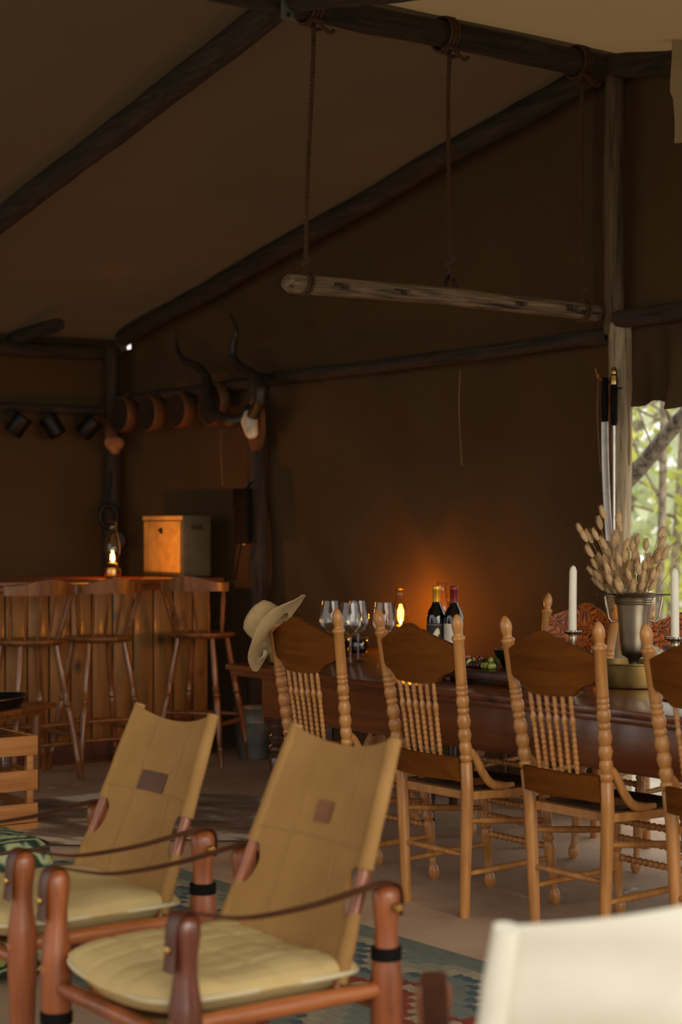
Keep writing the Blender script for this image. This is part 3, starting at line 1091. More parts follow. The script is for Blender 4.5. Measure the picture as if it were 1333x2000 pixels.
MB().sheet(crown, 48, 18, 0.003, HM).build('crown', M_['straw'], hat, 50)
MB().sheet(lambda u, v: (0.0815 * math.cos(2 * PI * u) * 0.92, 0.0815 * math.sin(2 * PI * u) * 1.05, 0.002 + 0.022 * v), 48, 1, 0.002, HM).build('hat_band', M_['band'], hat)
MB().sheet(lambda u, v: (0.012 + 0.03 * (u - 0.5) + 0.01 * v, -0.085 - 0.042 * v, -0.010 - 0.012 * math.sin(PI * v)), 4, 4, 0.001, HM).build('paper_tag', M_['tagpaper'], hat)

# ------------------------------------------------------------------ safari chairs (seat faces local -Y)
def safari_leg(mb, x, y, top, dark=False):
    prof = [(0.0, 0.018), (0.02, 0.023), (0.16, 0.030), (0.24, 0.0325), (0.27, 0.0350), (0.36, 0.0350), (0.39, 0.0330), (0.44, 0.0250), (0.48, 0.0250), (0.52, 0.0300), (0.545, 0.0310), (0.56, 0.0260), (0.567, 0.0130)]
    k = top / 0.567
    mb.tube([(x, y, z * k) for z, r in prof], [r for z, r in prof], 12)
    return mb


def safari_chair(loc, rz, label, canvas, patch, quilt, dark_front, back_h=0.865, cushion='cushion', dipd=0.032, tilt=0.0):
    t = thing('safari_chair', label, 'chair', loc, rz, 'canvas safari armchairs')
    W, D, H = 0.285, 0.250, 0.567
    Z_S, Z_F = 0.345, 0.305
    for x in (-W, W):
        for y in (-D, D):
            m = 'safari_dark' if (dark_front and y < 0 and x > 0) else 'safari'
            leg = safari_leg(MB(), x, y, H).build('leg', M_[m], t, 55)
            # leather keeper strap round the leg
            if y > 0 or x < 0:
                z = 0.235 if y < 0 else 0.420
                d_ = 0.0 if y < 0 else 0.003
                MB().lathe([(0.033 - d_, z - 0.014), (0.037 - d_, z - 0.013), (0.037 - d_, z + 0.013), (0.033 - d_, z + 0.014)], 12, Matrix.Translation((x, y, 0))).build('leg_strap', M_['leather_black'], leg)
    for x in (-W, W):
        MB().tube([(x, -D - 0.035, Z_S), (x, -D, Z_S), (x, 0, Z_S), (x, D, Z_S), (x, D + 0.035, Z_S)], [0.010, 0.017, 0.020, 0.017, 0.010], 12).build('side_rail', M_['safari_x'], t, 60)
    for y in (-D, D):
        MB().tube([(-W - 0.035, y, Z_F), (-W, y, Z_F), (0, y, Z_F), (W, y, Z_F), (W + 0.035, y, Z_F)], [0.010, 0.016, 0.019, 0.016, 0.010], 12).build('cross_rail', M_['safari'], t, 60)
    # sling under the cushion
    MB().sheet(lambda u, v: (lerp(-W + 0.005, W - 0.005, u), lerp(-D + 0.03, D - 0.03, v), Z_S + 0.005 - 0.045 * math.sin(PI * u)), 16, 6, 0.003).build('seat_sling', M_[canvas], t)
    # cushion with soft edges
    def cush(sgn):
        def fn(u, v):
            a, b = u * 2 - 1, v * 2 - 1
            e = max(0, (1 - abs(a) ** 5)) ** 0.5 * max(0, (1 - abs(b) ** 5)) ** 0.5
            x = a * (W - 0.008) * math.sqrt(1 - 0.26 * b * b)
            y = b * (D + 0.018) * math.sqrt(1 - 0.26 * a * a)
            z = 0.385 - 0.022 * (1 - a * a) + sgn * 0.046 * e
            if sgn > 0:
                z += 0.010 * noise.noise(Vector((x * 7 + loc[0], y * 7, 1))) * e
                if quilt:
                    z -= 0.005 * (abs(math.sin(x * 38)) ** 0.3 < 0.62) * e + 0.004 * (abs(math.sin(y * 26)) ** 0.3 < 0.55) * e
            else:
                z = min(z, 0.40)
            return (x, y - 0.015, z)
        return fn
    mb = MB()
    mb.sheet(cush(1), 44, 40)
    mb.sheet(cush(-1), 20, 20)
    cu = mb.build('cushion', M_[cushion], t, 80)
    ring = []
    for k in range(81):
        a = 2 * PI * k / 80
        ca, sa = math.cos(a), math.sin(a)
        q = 1 / (abs(ca) ** 5 + abs(sa) ** 5) ** 0.2
        ring.append((ca * q * (W - 0.016), sa * q * D * 1.03 - 0.015, 0.385 - 0.022 * (1 - min(1, abs(ca * q)) ** 2)))
    MB().tube(ring, 0.006, 6, cap=False).build('piping', M_['piping'], cu, 60)
    # back: two rods in canvas sleeves, notched where they pass the rear legs
    yb = lambda z: D - 0.030 + (z - 0.54) * 0.38
    rods = []
    z0, z1 = 0.36, back_h
    RB = W - 0.040
    rx = lambda z: RB - 0.052 * (z - z0) / (z1 - z0)
    RXO = RB
    for s in (-1, 1):
        rod = MB().tube([(s * rx(z0), yb(z0 - 0.01), z0 - 0.01), (s * rx(0.54), yb(0.54), 0.54), (s * rx(z1), yb(z1 - tilt * s), z1 - 0.005 - tilt * s)], [0.013, 0.015, 0.011], 10).build('back_rod', M_['safari'], t, 60)
        for (a, b) in ((z0, 0.500), (0.590, z1 - tilt * s)):
            m = 10
            pts = [(s * rx(lerp(a, b, i / m)), yb(lerp(a, b, i / m)), lerp(a, b, i / m)) for i in range(m + 1)]
            MB().tube(pts, lerps([0.020, 0.0185, 0.0195, 0.018, 0.0165], m), 10, sx=1.15, sy=0.85, up=(1, 0, 0)).build('sleeve', M_[canvas], t, 70)
        # wing bolt through the rear leg
        MB().lathe([(0.011, 0.0), (0.011, 0.004), (0.005, 0.006), (0.005, 0.016), (0.010, 0.018), (0.008, 0.026)], 10, Matrix.Translation((s * (W + 0.022), D, 0.525)) @ Matrix.Rotation(s * PI / 2, 4, 'Y')).build('bolt', M_['brass'], t)

    def width(z):
        d = abs(z - 0.545) / 0.056
        return rx(z) - (0.052 * math.sqrt(max(0, 1 - d * d)) if d < 1 else 0)

    def surf(a, z):
        """a in -1..1 across, z height"""
        x = a * width(z)
        q = (x / rx(z))
        sag = 0.026 * (1 - q * q)
        return V(x, yb(z) - 0.014 + sag + (0.010 if canvas == 'cream' else 0.006) * noise.noise(Vector((x * 3.5 + z * 2, z * 13, loc[0]))), z)

    def panel(u, v):
        a = u * 2 - 1
        dip = dipd * (1 - a * a) + tilt * a
        z = lerp(z0, z1 - dip, v)
        return surf(a, z)
    MB().sheet(panel, 24, 60, 0.003).build('back_canvas', M_[canvas], t, 60)

    def seam(pts, nm='seam'):
        MB().tube([p - V(0, 0.0028, 0) for p in pts], 0.0012, 5).build(nm, M_['khaki_seam'] if canvas == 'khaki' else M_['cream'], t)
    for a in (-0.42, 0.45):
        seam([surf(a * rx(z) / width(z), z) for z in [lerp(z0 + 0.01, z1 - 0.03, i / 24) for i in range(25)]])
    seam([surf(lerp(-0.97, 0.97, i / 20), 0.630) for i in range(21)])
    if patch:
        pm, pa, pz, pw, ph = patch
        MB().sheet(lambda u, v: surf((pa + pw * (u - 0.5)) / RXO, pz + ph * (v - 0.5)) - V(0, 0.0035, 0), 4, 4, -0.002).build('leather_patch', M_[pm], t)
    # leather arm straps over the leg tops
    for s in (-1, 1):
        x = s * W
        pts = bez([(x, D + 0.028, 0.500), (x, D + 0.030, 0.545), (x, D + 0.012, 0.571), (x, D - 0.05, 0.566), (x, 0.06, 0.546), (x, -0.10, 0.540), (x, -D + 0.05, 0.558), (x, -D - 0.010, 0.573), (x, -D - 0.032, 0.545), (x, -D - 0.036, 0.49), (x, -D - 0.040, 0.455)], 44)
        st = MB().tube(pts, 0.022, 8, sx=1.0, sy=0.13, up=(1, 0, 0)).build('arm_strap', M_['leather'], t, 50)
        MB().lathe([(0.008, 0.0), (0.008, 0.004), (0.004, 0.007)], 8, Matrix.Translation((x, -D - 0.040, 0.50)) @ Matrix.Rotation(PI / 2, 4, 'X')).build('stud', M_['brass'], st)
    return t


safari_chair((-4.140, 2.075, 0), 0.00, 'khaki canvas safari chair with a wide dark leather patch, at left', 'khaki', ('patch', -0.010, 0.655, 0.150, 0.050), False, False, 0.846)
safari_chair((-3.320, 2.040, 0), 0.00, 'khaki canvas safari chair with a small square patch and quilted cushion', 'khaki', ('patch_tan', 0.005, 0.685, 0.066, 0.046), True, True, 0.864)
safari_chair((-1.985, 1.955, 0), math.atan2(-0.796, -0.605), 'cream canvas safari chair seen from behind in the bottom right corner', 'cream', None, False, False, 0.816, 'cushion', 0.008, 0.036)

# ------------------------------------------------------------------ bar
BX, BZ = -9.05, 1.045
bar = thing('bar_counter', 'knotty pine bar counter with a polished brown top', 'bar counter', (0, 0, 0))
MB().box(-9.82, -8.975, 3.2, 5.56, BZ - 0.033, BZ, 0.008).build('bar_top', M_['bar_top'], bar)
MB().box(-9.80, -9.00, 3.22, 5.53, BZ - 0.062, BZ - 0.033, 0.006).build('top_moulding', M_['bar_top'], bar)
pm = []
y = 3.25
k = 0
while y < 5.44:
    w = 0.134
    y1 = min(y + w, 5.50)
    p = MB().box(-0.018, 0.0, 0, y1 - y - 0.010, 0, 0.855, 0.004).build('plank', M_['bar_plank'], bar)
    p.location = (BX + random.uniform(-0.002, 0.002), y, 0.13)
    y = y1
    k += 1
MB().box(-9.75, BX - 0.019, 3.25, 5.50, 0.0, BZ - 0.062).build('carcass', M_['bar_base'], bar)
MB().box(BX - 0.019, BX + 0.016, 3.24, 5.51, 0.0, 0.128, 0.004).build('kick_board', M_['bar_base'], bar)

# bar stools (back towards local +X)
def stool_parts(t):
    SZ = 0.75
    prof = [(0.13, SZ - 0.036), (0.175, SZ - 0.030), (0.190, SZ - 0.014), (0.186, SZ - 0.002), (0.165, SZ), (0.08, SZ - 0.008), (0.001, SZ - 0.010)]
    MB().lathe(prof, 28).build('seat', M_['stool'], t, 50)
    LP = [(0.0, 0.012), (0.02, 0.0150), (0.14, 0.0170), (0.150, 0.0205), (0.165, 0.0160), (0.30, 0.0195), (0.47, 0.0200), (0.53, 0.0185), (0.545, 0.0140), (0.555, 0.0215), (0.57, 0.0215), (0.58, 0.0150), (0.615, 0.0210), (0.63, 0.0150), (0.65, 0.0185), (0.80, 0.0180), (1.0, 0.0145)]
    ends = {}
    for sx in (-1, 1):
        for sy in (-1, 1):
            a, b = V(sx * 0.205, sy * 0.205, 0), V(sx * 0.105, sy * 0.105, SZ - 0.03)
            ends[(sx, sy)] = (a, b)
            MB().tube([a.lerp(b, q) for q, r in LP], [r for q, r in LP], 12).build('leg', M_['stool'], t, 60)

    def at(k, z):
        a, b = ends[k]
        return a.lerp(b, z / (SZ - 0.03))
    for k1, k2, z in (((-1, -1), (-1, 1), 0.27), ((1, -1), (1, 1), 0.20), ((-1, -1), (1, -1), 0.24), ((-1, 1), (1, 1), 0.24), ((1, -1), (1, 1), 0.30)):
        a, b = at(k1, z), at(k2, z)
        MB().tube([a, a.lerp(b, 0.5), b], [0.010, 0.0145, 0.010], 10).build('stretcher', M_['stool'], t, 60)
    ang = [-1.15, -0.62, -0.20, 0.20, 0.62, 1.15]
    for i, a in enumerate(ang):
        p0 = V(0.150 * math.cos(a), 0.150 * math.sin(a) * 1.05, SZ - 0.008)
        p1 = V(0.070 + 0.155 * math.cos(a), 0.205 * math.sin(a), 1.0)
        if abs(a) > 1:
            pr = [(0, 0.010), (0.2, 0.011), (0.28, 0.0155), (0.32, 0.010), (0.37, 0.0155), (0.42, 0.011), (0.75, 0.0145), (0.92, 0.011), (0.95, 0.014), (1, 0.010)]
        else:
            pr = [(0, 0.0065), (0.4, 0.0095), (1, 0.0065)]
        MB().tube([p0.lerp(p1, q) for q, r in pr], [r for q, r in pr], 10).build('spindle', M_['stool'], t, 60)

    def crest(u, v):
        a = lerp(-1.32, 1.32, u)
        h = 0.060 + 0.016 * math.cos(3 * a) + 0.008 * math.cos(a)
        z = 0.987 + h * v
        r = 0.165 + 0.01 * v
        return V(0.070 + r * math.cos(a), 0.215 * math.sin(a), z)
    MB().sheet(crest, 36, 5, 0.022).build('crest_rail', M_['stool'], t, 50)


SG = 'turned wooden bar stools'
st0 = thing('bar_stool', 'turned wooden bar stool standing behind the tray of lemons', 'stool', (-8.62, 4.12, 0), 0.05, SG)
stool_parts(st0)
for (x, y, rz, lb) in ((-8.66, 4.555, -0.05, 'turned wooden bar stool in front of the lit bar lamp'),
                       (-8.66, 5.22, -0.95, 'turned wooden bar stool in front of the metal cabinet, at the end of the bar')):
    c = copy_tree(st0)
    c.location = (x, y, 0)
    c.rotation_euler = (0, 0, rz)
    tag(c, lb, 'stool', SG)


# ------------------------------------------------------------------ oil lamps
def oil_lamp(loc, label, base_h, chim_h, rmax, watts, metal_top=False, font_r=0.048, flame=1.0):
    t = thing('oil_lamp', label, 'lamp', loc, 0, 'glass oil lamps')
    b = base_h
    if b > 0.12:
        prof = [(0.050, 0), (0.054, 0.008), (0.040, 0.018), (0.018, 0.035), (0.014, b * 0.38), (0.020, b * 0.44), (0.045, b * 0.55), (0.050, b * 0.68), (0.042, b * 0.80), (0.018, b * 0.86)]
    else:
        prof = [(font_r * 0.92, 0), (font_r, 0.006), (font_r * 1.02, b * 0.45), (font_r * 0.96, b * 0.62), (font_r * 0.5, b * 0.70), (0.018, b * 0.74)]
    MB().lathe(prof, 24).build('fuel_font', M_['brass'], t, 40)
    bu = MB().lathe([(0.016, b * 0.74), (0.022, b * 0.80), (0.030, b * 0.88), (0.030, b * 0.97), (0.024, b)], 20).build('burner', M_['brass_dull'], t, 40)
    MB().tube([(0.02, 0, b * 0.82), (0.052, 0, b * 0.82)], 0.0025, 6).build('wick_rod', M_['brass'], bu)
    MB().lathe([(0.009, 0), (0.009, 0.004)], 10, Matrix.Translation((0.052, 0, b * 0.82)) @ Matrix.Rotation(PI / 2, 4, 'Y')).build('wick_knob', M_['brass'], bu)
    h = chim_h
    pr = [(rmax * 0.62, b * 0.98), (rmax * 0.72, b + h * 0.08), (rmax * 0.97, b + h * 0.24), (rmax, b + h * 0.34), (rmax * 0.93, b + h * 0.48), (rmax * 0.70, b + h * 0.66), (rmax * 0.50, b + h * 0.82), (rmax * 0.46, b + h * 0.90), (rmax * 0.62, b + h * 1.0)]
    prs = []
    for (r0, z0), (r1, z1) in zip(pr, pr[1:]):
        for q in range(3):
            prs.append((lerp(r0, r1, q / 3), lerp(z0, z1, q / 3)))
    prs.append(pr[-1])
    MB().lathe(prs, 28, cap=False).build('chimney', M_['lampglass'], t, 80)
    MB().lathe([(rmax * 0.60, b + h * 0.985), (rmax * 0.66, b + h), (rmax * 0.60, b + h * 1.008)], 28, cap=False).build('chimney_rim', M_['brass_dull'] if metal_top else M_['lampglass'], t, 60)
    f = flame
    MB().lathe([(0.003, b + 0.004), (0.0085 * f, b + 0.012), (0.010 * f, b + 0.018), (0.007 * f, b + 0.030 * f), (0.0025, b + 0.042 * f), (0.0005, b + 0.048 * f)], 12).build('flame', M_['flame'], t, 80)
    ld = bpy.data.lights.new('lamp_light', 'POINT')
    ld.energy = watts
    ld.color = (1.0, 0.31, 0.012)
    ld.shadow_soft_size = 0.018
    lo = bpy.data.objects.new('lamp_light', ld)
    COL.objects.link(lo)
    lo.parent = t
    lo.location = (0, 0, b + 0.055)
    return t


oil_lamp((-9.30, 4.985, BZ), 'lit brass oil lamp with glass chimney standing on the bar', 0.095, 0.235, 0.046, 13.0, flame=1.3)
# narrow side table against the wall for the other two lamps
SBZ = 0.70
sb = thing('console_table', 'narrow dark console table against the canvas wall behind the dining table', 'table', (0, 0, 0))
MB().box(-7.62, -6.42, 5.24, 5.69, SBZ - 0.03, SBZ, 0.006).build('top', M_['table_leg'], sb)
MB().box(-7.56, -6.48, 5.28, 5.66, SBZ - 0.12, SBZ - 0.03, 0.003).build('apron', M_['table_leg'], sb)
for x in (-7.53, -6.51):
    for y in (5.31, 5.63):
        MB().lathe([(0.016, 0), (0.020, 0.02), (0.026, 0.4), (0.020, 0.43), (0.028, 0.45), (0.028, SBZ - 0.12)], 14, Matrix.Translation((x, y, 0))).build('leg', M_['table_leg'], sb, 50)
oil_lamp((-7.297, 5.60, SBZ), 'lit oil lamp with dark metal rim beside the wine glasses', 0.135, 0.188, 0.046, 13, True, flame=0.6)
oil_lamp((-6.77, 5.45, SBZ), 'clear glass oil lamp directly behind the wine bottles', 0.160, 0.210, 0.044, 2.5, flame=0.8)

# cabinet on the bar
M_['cabinet_side'] = plain('shade_darkened_olive', (78, 70, 48), 0.55)  # shade on the cabinet's unlit sides, put into a darker body colour
cb = thing('metal_cabinet', 'small cream metal cabinet with a lock standing on the bar', 'cabinet', (-9.53, 5.555, BZ))
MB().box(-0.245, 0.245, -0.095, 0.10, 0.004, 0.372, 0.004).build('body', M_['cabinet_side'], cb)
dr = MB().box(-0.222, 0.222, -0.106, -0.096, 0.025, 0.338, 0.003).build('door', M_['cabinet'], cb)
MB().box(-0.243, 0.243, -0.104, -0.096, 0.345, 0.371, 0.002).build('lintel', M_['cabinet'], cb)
MB().box(-0.014, 0.014, -0.112, -0.106, 0.262, 0.298, 0.002).lathe([(0.010, 0), (0.010, 0.010), (0.006, 0.014)], 10, Matrix.Translation((0, -0.112, 0.283)) @ Matrix.Rotation(PI / 2, 4, 'X')).build('lock', M_['iron'], dr)
mbv = MB()
for i in range(5):
    mbv.box(0.2452, 0.248, -0.035 + i * 0.016, -0.027 + i * 0.016, 0.285, 0.315)
mbv.build('vent', M_['iron'], cb)

# bucket
bk = thing('metal_bucket', 'galvanised metal bucket on the floor at the end of the bar', 'bucket', (-8.66, 5.575, 0))
MB().lathe([(0.085, 0.0), (0.095, 0.004), (0.100, 0.03), (0.118, 0.21), (0.123, 0.214), (0.121, 0.225), (0.126, 0.285), (0.131, 0.295), (0.127, 0.298), (0.120, 0.285), (0.095, 0.02), (0.001, 0.015)], 28).build('pail', M_['zinc'], bk, 40)
MB().tube([(0.130 * math.cos(a), 0.02, 0.285 - 0.09 * math.sin(a) * 0.4) for a in [PI * i / 16 for i in range(17)]], 0.003, 6).build('bail', M_['iron'], bk)
for s in (-1, 1):
    MB().box(s * 0.131 - 0.006, s * 0.131 + 0.006, -0.012, 0.030, 0.262, 0.294, 0.002).build('ear', M_['zinc'], bk)

# ------------------------------------------------------------------ things on the dining table
def wine_glass(x, y, label, s=1.0):
    t = thing('wine_glass', label, 'wine glass', (x, y, TZ), 0, 'clear wine glasses on the table')
    MB().lathe([(0.038 * s, 0.0), (0.039 * s, 0.002), (0.020 * s, 0.006), (0.006 * s, 0.012)], 28).build('foot', M_['glass'], t, 60)
    MB().lathe([(0.0058 * s, 0.010), (0.0042 * s, 0.03), (0.0040 * s, 0.10), (0.0055 * s, 0.125)], 12).build('stem', M_['glass'], t, 80)
    pr = [(0.005, 0.124), (0.020, 0.130), (0.037, 0.146), (0.0475, 0.170), (0.0495, 0.190), (0.0475, 0.215), (0.0425, 0.245), (0.0385, 0.272)]
    pp = []
    for (r0, z0), (r1, z1) in zip(pr, pr[1:]):
        for q in range(3):
            pp.append((lerp(r0, r1, q / 3) * s, lerp(z0, z1, q / 3)))
    pp.append((pr[-1][0] * s, pr[-1][1]))
    MB().lathe(pp, 32, cap=False).lathe([(r - 0.0012, z) for r, z in pp], 32, cap=False).build('bowl', M_['glass'], t, 80)
    return t


wine_glass(-6.171, 4.463, 'clear wine glass standing between the first two dining chairs')
wine_glass(-6.098, 4.590, 'clear wine glass partly behind the second chair finial')
wine_glass(-6.37, 4.50, 'clear wine glass partly behind the first chair finial')
wine_glass(-6.33, 4.62, 'clear wine glass behind the front wine glass, furthest back')


def bottle(x, y, label, foil, lab, band):
    t = thing('wine_bottle', label, 'bottle', (x, y, TZ), 0, 'red wine bottles on the table')
    pr = [(0.034, 0.0), (0.0395, 0.006), (0.040, 0.02), (0.040, 0.225), (0.0385, 0.242), (0.032, 0.262), (0.021, 0.280), (0.0165, 0.292), (0.0150, 0.305), (0.0145, 0.345), (0.0155, 0.347), (0.0155, 0.354)]
    MB().lathe(pr, 28).build('glass_body', M_['bottle'], t, 50)
    MB().lathe([(0.0158, 0.294), (0.0160, 0.298), (0.0156, 0.340), (0.0166, 0.342), (0.0166, 0.358), (0.0150, 0.361), (0.001, 0.361)], 24).build('foil_capsule', M_[foil], t, 50)
    L = MB().sheet(lambda u, v: (0.0406 * math.cos(-1.02 + lerp(-1.35, 1.35, u)), 0.0406 * math.sin(-1.02 + lerp(-1.35, 1.35, u)), lerp(0.075, 0.212, v)), 20, 1, 0.0004).build('paper_label', M_[lab], t, 60)
    if band:
        # pale animal head emblem and a fine line on the dark label
        R = 0.0414

        def onl(a, z):
            th = -0.72 + a
            return (R * math.cos(th), R * math.sin(th), z)
        outl = [(-0.34, 0.150), (-0.30, 0.166), (-0.18, 0.176), (0.0, 0.188), (0.14, 0.193), (0.30, 0.188), (0.37, 0.176), (0.35, 0.168), (0.22, 0.166), (0.20, 0.158), (0.24, 0.148), (0.10, 0.140), (-0.12, 0.140)]
        mbe = MB()
        cen = (0.05, 0.166)
        vs_ = [onl(*cen)] + [onl(*p) for p in outl]
        mbe.add(vs_, [[0, i + 1, (i + 1) % len(outl) + 1] for i in range(len(outl))])
        mbe.build('emblem', M_['bone'], L, 0)
        MB().tube([onl(lerp(-0.9, 0.9, i / 20) - 0.2, 0.205) for i in range(21)], 0.0006, 4).build('label_line', M_['bone'], L)
    return t


bottle(-5.555, 4.445, 'dark wine bottle with gold foil and a pale horse-head emblem on dark label', 'foil_gold', 'label_dark', True)
bottle(-5.475, 4.470, 'dark wine bottle with red foil and white label', 'foil_red', 'label_white', False)

for x, y, lb in ((-7.46, 5.34, 'dark ceramic jar on the console table, next to the first chair post'), (-7.33, 5.36, 'dark ceramic jar on the console table, right behind the front wine glass')):
    j = thing('dark_jar', lb, 'jar', (x, y, SBZ), 0, 'dark ceramic jars on the console table')
    MB().lathe([(0.040, 0), (0.045, 0.006), (0.047, 0.03), (0.047, 0.062), (0.044, 0.066)], 24).build('body', M_['bottle'], j, 40)
    MB().lathe([(0.045, 0.066), (0.046, 0.070), (0.045, 0.078), (0.006, 0.081)], 24).build('lid', M_['iron'], j, 40)

# brass pot with a bail handle behind the first chair
pt = thing('brass_pot', 'small pot whose curved brass handle shows behind the first chair', 'pot', (-6.42, 4.27, TZ))
MB().lathe([(0.045, 0), (0.062, 0.01), (0.072, 0.06), (0.068, 0.10), (0.060, 0.115), (0.056, 0.113), (0.06, 0.09), (0.05, 0.02), (0.001, 0.015)], 24).build('body', M_['brass_dull'], pt, 40)
MB().tube([(0.062 * math.cos(a) * 0.58, 0.062 * math.cos(a) * 0.81, 0.115 + 0.125 * math.sin(a)) for a in [PI * i / 20 for i in range(21)]], 0.006, 8).build('handle', M_['brass_dull'], pt, 60)

# platter of snacks
pl = thing('serving_board', 'dark wooden serving board carrying fruit and vegetables', 'board', (-5.13, 4.43, TZ), 0.05)
MB().box(-0.26, 0.26, -0.13, 0.13, 0.018, 0.056, 0.006).build('plank', M_['table_leg'], pl)
for x in (-0.2, 0.2):
    MB().box(x - 0.02, x + 0.02, -0.11, 0.11, 0.0, 0.018, 0.003).build('foot', M_['table_leg'], pl)
PZ = TZ + 0.056
M_['cuke'] = plain('cucumber_skin', (34, 52, 26), 0.4)
M_['cuke_in'] = plain('cucumber_flesh', (176, 184, 120), 0.5)
M_['tomato'] = plain('tomato_skin', (168, 36, 24), 0.25, 0, 0.3)
M_['grape_r'] = plain('red_grape', (72, 22, 30), 0.25, 0, 0.2)
M_['grape_g'] = plain('green_grape', (134, 140, 64), 0.25, 0, 0.2)
M_['radish'] = plain('pink_radish', (206, 120, 110), 0.4)
M_['biscuit'] = plain('brown_biscuit', (172, 118, 62), 0.8)


def ball(r, n=14, sq=1.0):
    return [(max(0.0004, r * math.sin(PI * i / n)), r * sq * (1 - math.cos(PI * i / n))) for i in range(n + 1)]


def food(name, label, cat, grp, mb, mat, loc, rot=(0, 0, 0)):
    ob = mb.build(name, mat, None, 60)
    ob.location = loc
    ob.rotation_euler = rot
    return tag(ob, label, cat, grp)


rnd = random.Random(3)
for i, (dx, dy) in enumerate(((-0.205, -0.07), (-0.165, -0.085), (-0.130, -0.075))):
    cu = thing('cucumber_piece', ['cut cucumber piece at the left end of the serving board', 'cut cucumber piece second from the left on the serving board', 'cut cucumber piece next to the dark grapes'][i], 'cucumber', (-5.13 + dx, 4.43 + dy, PZ), rnd.uniform(-0.5, 0.5), 'cucumber pieces on the serving board')
    Mx = Matrix.Translation((-0.028, 0, 0.018)) @ Matrix.Rotation(PI / 2, 4, 'Y')
    MB().lathe([(0.016, 0), (0.018, 0.004), (0.018, 0.05), (0.0165, 0.055)], 16, Mx).build('skin', M_['cuke'], cu, 50)
    MB().lathe([(0.0155, 0.0552), (0.0145, 0.0565)], 16, Mx).build('cut_face', M_['cuke_in'], cu, 50)
for i, (dx, dy, r) in enumerate(((-0.245, -0.035, 0.022), (-0.135, 0.03, 0.021))):
    food('tomato', ['small red tomato at the left end of the serving board', 'small red tomato behind the cucumber pieces'][i], 'tomato', 'tomatoes on the serving board', MB().lathe(ball(r, 12, 0.9), 16), M_['tomato'], (-5.13 + dx, 4.43 + dy, PZ))
for i, (dx, dy, r) in enumerate(((-0.225, 0.015, 0.018), (-0.19, 0.0, 0.017))):
    food('radish', ['pale pink radish next to the wine bottle label', 'pale pink radish behind the cucumber pieces'][i], 'radish', 'radishes on the serving board', MB().lathe(ball(r, 12, 1.0), 16), M_['radish'], (-5.13 + dx, 4.43 + dy, PZ))
gm = {}
for i in range(14):
    m = 'grape_r' if i < 7 else 'grape_g'
    if m not in gm:
        gm[m] = food('grape', '', 'grape', 'grapes', MB().lathe(ball(0.0115, 8, 1.1), 10), M_[m], (0, 0, 0))
        g = gm[m]
    else:
        g = gm[m].copy()
        COL.objects.link(g)
    bx = -0.065 if i < 7 else 0.0
    k = i % 7
    g.location = (-5.13 + bx + (k % 3 - 1) * 0.021 + rnd.uniform(-.004, .004), 4.43 - 0.085 + (k // 3) * 0.020, PZ + (0.019 if k == 6 else 0))
    g['label'] = 'dark red grape in the bunch on the serving board' if i < 7 else 'green grape in the bunch on the serving board'
    g['group'] = 'dark red grapes on the serving board' if i < 7 else 'green grapes on the serving board'
for i, (dx, dy, a) in enumerate(((-0.10, -0.045, 0.4), (-0.075, 0.0, -0.5), (-0.03, -0.03, 1.2))):
    food('lettuce_leaf', ['crumpled green leaf beside the cucumber pieces', 'crumpled green leaf under the dark bowl', 'crumpled green leaf among the grapes'][i], 'leaf', 'leaves on the serving board',
         MB().sheet(lambda u, v: (0.05 * (u - 0.5), 0.06 * (v - 0.5), 0.012 + 0.03 * abs(math.sin(u * 5 + v * 3 + i)) * (1 - abs(v - 0.5))), 10, 10, 0.001), M_['leaf_dark'], (-5.13 + dx, 4.43 + dy, PZ), (0, 0, a))
bw = thing('dark_bowl', 'small dark bowl on the serving board filled with biscuits', 'bowl', (-5.175, 4.505, PZ))
MB().lathe([(0.028, 0), (0.032, 0.004), (0.058, 0.045), (0.064, 0.066), (0.061, 0.067), (0.053, 0.045), (0.02, 0.012), (0.001, 0.01)], 26).build('bowl_shell', M_['iron'], bw, 50)
bi = None
for i in range(9):
    if bi is None:
        bi = tag(MB().box(-0.019, 0.019, -0.0025, 0.0025, -0.016, 0.016, 0.002).build('biscuit', M_['biscuit']), 'thin brown biscuit standing in the dark bowl', 'biscuit', 'biscuits in the dark bowl')
        q = bi
    else:
        q = bi.copy()
        COL.objects.link(q)
    q.location = (-5.175 + (i - 4) * 0.0085, 4.505 + rnd.uniform(-.012, .012), PZ + 0.058 + rnd.uniform(0, .008))
    q.rotation_euler = (rnd.uniform(-.4, .4), rnd.uniform(-.3, .3), 1.2 + rnd.uniform(-.4, .4))


